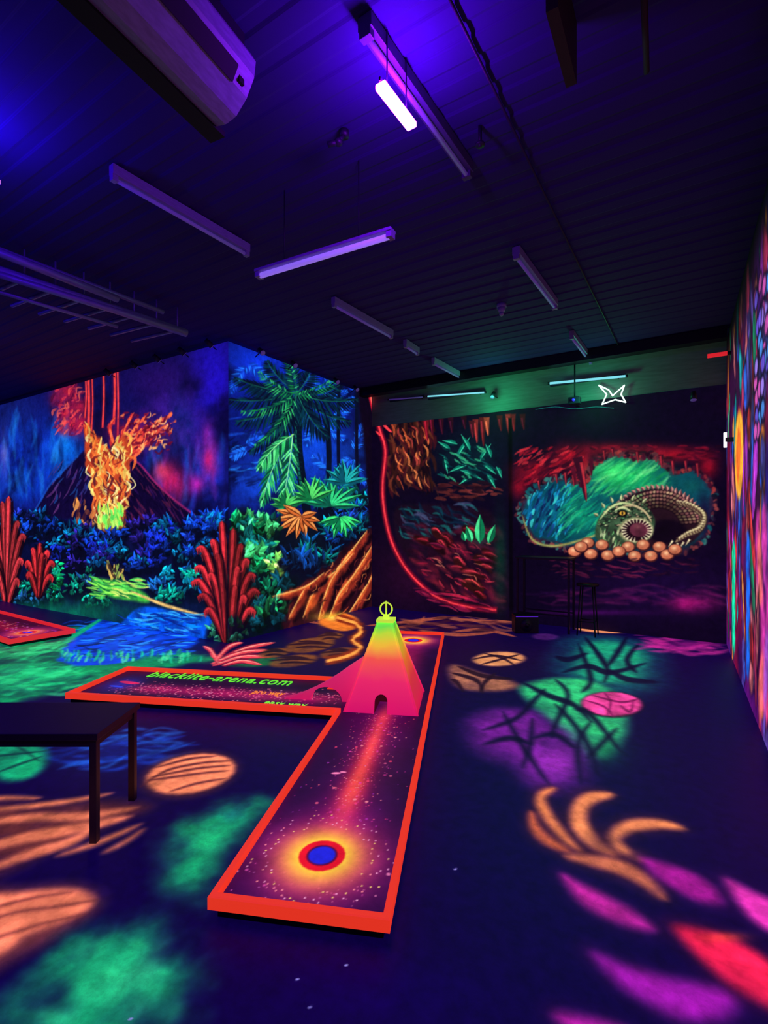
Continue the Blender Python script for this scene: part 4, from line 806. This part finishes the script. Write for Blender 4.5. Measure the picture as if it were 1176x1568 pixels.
bm = bmesh.new(); bbox(bm, (-.16, -.6, 4.01), (.3, 1.1, .09)); obj_from_bm('mounting_plate', bm, [M_dark], ac)

# ================================================================== BACK WALL FITTINGS
def onb(px, py, dy=0): x, z = on_y(px, py, Y_BACK - dy); return Vector((x, Y_BACK - dy, z))
def tube(pa, pb, m, name, dy=.1, r=.018):
    a = onb(*pa, dy); b = onb(*pb, dy); e = empty(name, (a + b) / 2); bm = bmesh.new(); a -= e.location; b -= e.location
    bcyl(bm, a, b, r, 0); bcyl(bm, a, a + (a - b).normalized() * .03, r * 1.2, 1); bcyl(bm, b, b + (b - a).normalized() * .03, r * 1.2, 1)
    for t in (.1, .9): c = a.lerp(b, t); bcyl(bm, c, (c.x, c.y + dy + .0, c.z), .01, 1)
    bbox(bm, (a + b) / 2 + Vector((0, .03, 0)), ((b - a).length, .025, .04), 1)
    obj_from_bm('tube', bm, [m, M_dark], e)
tube((842, 587), (958, 576), M_tubec, 'neon_tube_light'); tube((655, 607), (742, 601), M_tubec, 'neon_tube_light', .1, .013); tube((596, 612), (648, 608), M_tube, 'neon_tube_light', .1, .012)
star = [(917, 590), (932, 597), (938, 606), (956, 590), (951, 604), (958, 616), (942, 612), (922, 619), (929, 604)]
sp = [onb(x, y, .08) for x, y in star]; bm = bmesh.new(); c = sum(sp, Vector()) / len(sp); e = empty('neon_star_sign', c)
for i in range(len(sp)): bcyl(bm, sp[i] - c, sp[(i + 1) % len(sp)] - c, .010, 0, 8); bsph(bm, sp[i] - c, .010)
bcyl(bm, sp[0] - c, (sp[0] - c) + Vector((0, .08, 0)), .006, 1); bcyl(bm, sp[5] - c, (sp[5] - c) + Vector((0, .08, 0)), .006, 1)
obj_from_bm('star_outline_tube', bm, [M_neonw, M_dark], e)
def spot(v, dirn, name='clip_spotlight', lens=None, arm=None):
    e = empty(name, v); bm = bmesh.new(); d = Vector(dirn).normalized()
    bcyl(bm, -d * .06, d * .05, .03, 0, 14, .04); bcyl(bm, d * .05, d * .056, .036, 1, 14)
    bcyl(bm, (0, 0, 0), arm or (0, 0, .1), .008, 0)
    obj_from_bm('spot_body', bm, [M_dark, lens or M_tube], e)
for px, py in [(450, 551), (515, 573), (545, 581), (400, 537)]:
    yv, z = on_x(px, py, X_JUNG + .12); spot((X_JUNG + .12, yv, min(z, 3.98)), (1, -.2, -.8), arm=(-.12, 0, -.06))
for px, py in [(165, 549), (240, 531), (278, 521), (205, 540), (320, 516)]:
    x, z = on_y(px, py, Y_VOLC - .12); spot((x, Y_VOLC - .12, 3.98), (.3, 1, -.8), arm=(0, .12, -.05))
v = onb(880, 614, .25); e = empty('projector', v); bm = bmesh.new(); bbox(bm, (0, 0, 0), (.16, .14, .10), 0, 0, .01); bcyl(bm, (.0, -.07, 0), (.0, -.1, 0), .02, 1); bcyl(bm, (0, 0, .05), (0, 0, Z_CEIL - v.z), .012); bbox(bm, (0, .1, -.03), (.05, .3, .02), 0); obj_from_bm('projector_body', bm, [M_dark, mat('projector_lens', (40, 30, 160), .2, (50, 40, 220), 1.)], e)
v = onb(755, 605, .2); spot(v, (0, -.5, -.6), arm=(0, .2, .0)); v = onb(1062, 607, .3); spot(v, (0, -.3, -1), arm=(0, .3, .05))
bm = bmesh.new(); pts = catmull([(820, 627), (850, 623), (880, 626), (912, 623), (940, 625)], 5)
for i in range(len(pts) - 1): bcyl(bm, onb(*pts[i], .06), onb(*pts[i + 1], .06), .004, 0, 6)
obj_from_bm('cable', bm, [mat('cable_cyan', (20, 90, 90), .5, (20, 110, 110), .8)])
for yv, z, vert in [(7.3, 3.63, False), (7.0, 2.55, True)]:
    e = empty('wall_lamp', (xr(yv) - .08, yv, z)); bm = bmesh.new()
    if vert: bcyl(bm, (0, 0, -.085), (0, 0, .085), .016, 0); bbox(bm, (.04, 0, 0), (.08, .04, .05), 1)
    else: bbox(bm, (-.06, 0, 0), (.2, .06, .035), 2); bbox(bm, (.05, 0, 0), (.06, .05, .03), 1)
    obj_from_bm('lamp_body', bm, [M_lampw, M_dark, M_red], e)

# ================================================================== BACK CORNER FURNITURE
e = empty('bar_table', (-1.95, 7.68, 0)); bm = bmesh.new(); bbox(bm, (0, 0, 1.07), (.8, .42, .03), 0, 0, .006)
for sx in (-.37, .37):
    for sy in (-.17, .17): bbox(bm, (sx, sy, .525), (.03, .03, 1.05))
for sy in (-.17, .17): bbox(bm, (0, sy, .25), (.74, .02, .02))
obj_from_bm('table_body', bm, [mat('dark_blue_laminate', (20, 24, 46), .5)], e)
def stool(x, y):
    e = empty('bar_stool', (x, y, 0)); bm = bmesh.new(); bcyl(bm, (0, 0, .70), (0, 0, .73), .15, 0, 24)
    for k in range(4):
        a = math.pi / 4 + k * math.pi / 2; bcyl(bm, (.11 * math.cos(a), .11 * math.sin(a), .70), (.17 * math.cos(a), .17 * math.sin(a), 0.0), .010)
        b = a + math.pi / 2; bcyl(bm, (.15 * math.cos(a), .15 * math.sin(a), .2), (.15 * math.cos(b), .15 * math.sin(b), .2), .007)
    obj_from_bm('stool_body', bm, [M_black], e)
stool(-1.34, 7.6)
sx, sy = on_z(804, 968)
e = empty('speaker_box', (sx, sy, 0), TH); bm = bmesh.new(); bbox(bm, (0, 0, .13), (.34, .2, .26), 0, 0, .012); bcyl(bm, (0, -.10, .12), (0, -.107, .12), .09, 1, 24); bcyl(bm, (0, -.107, .12), (0, -.11, .12), .035, 0, 16)
bbox(bm, (0, -.098, .245), (.32, .01, .012), 2)
obj_from_bm('speaker_cabinet', bm, [M_black, M_dark, mat('violet_trim', (120, 50, 200), .4, (80, 30, 190), .8)], e)

# ================================================================== LIGHTS
def light(name, kind, loc, energy, col, size=.3):
    l = bpy.data.lights.new(name, kind); l.energy = energy; l.color = col; l.shadow_soft_size = size
    o = bpy.data.objects.new(name, l); o.location = loc; return link(o)
v = onb(750, 612, .45); light('green_wall_wash', 'POINT', v, 11, (.03, 1, .35), .08)
v = onb(900, 608, .45); light('green_wall_wash.001', 'POINT', v, 9, (.03, 1, .4), .08)
w = bpy.data.worlds.new('World'); bpy.context.scene.world = w; w.use_nodes = True
w.node_tree.nodes['Background'].inputs[0].default_value = (.08, .01, .4, 1); w.node_tree.nodes['Background'].inputs[1].default_value = .03

# ================================================================== CAMERA
cam = bpy.data.cameras.new('camera'); co = bpy.data.objects.new('camera', cam); link(co)
cam.sensor_fit = 'HORIZONTAL'; cam.sensor_width = 36; cam.lens = 36 * FL / 1176; cam.shift_y = 16 / 1176
co.location = (0, 0, CAM_H); co.rotation_euler = (math.pi / 2, 0, TH)
cam.clip_start = .05
bpy.context.scene.camera = co
bpy.context.scene.view_settings.view_transform = 'Standard'
bpy.context.scene.view_settings.look = 'None'
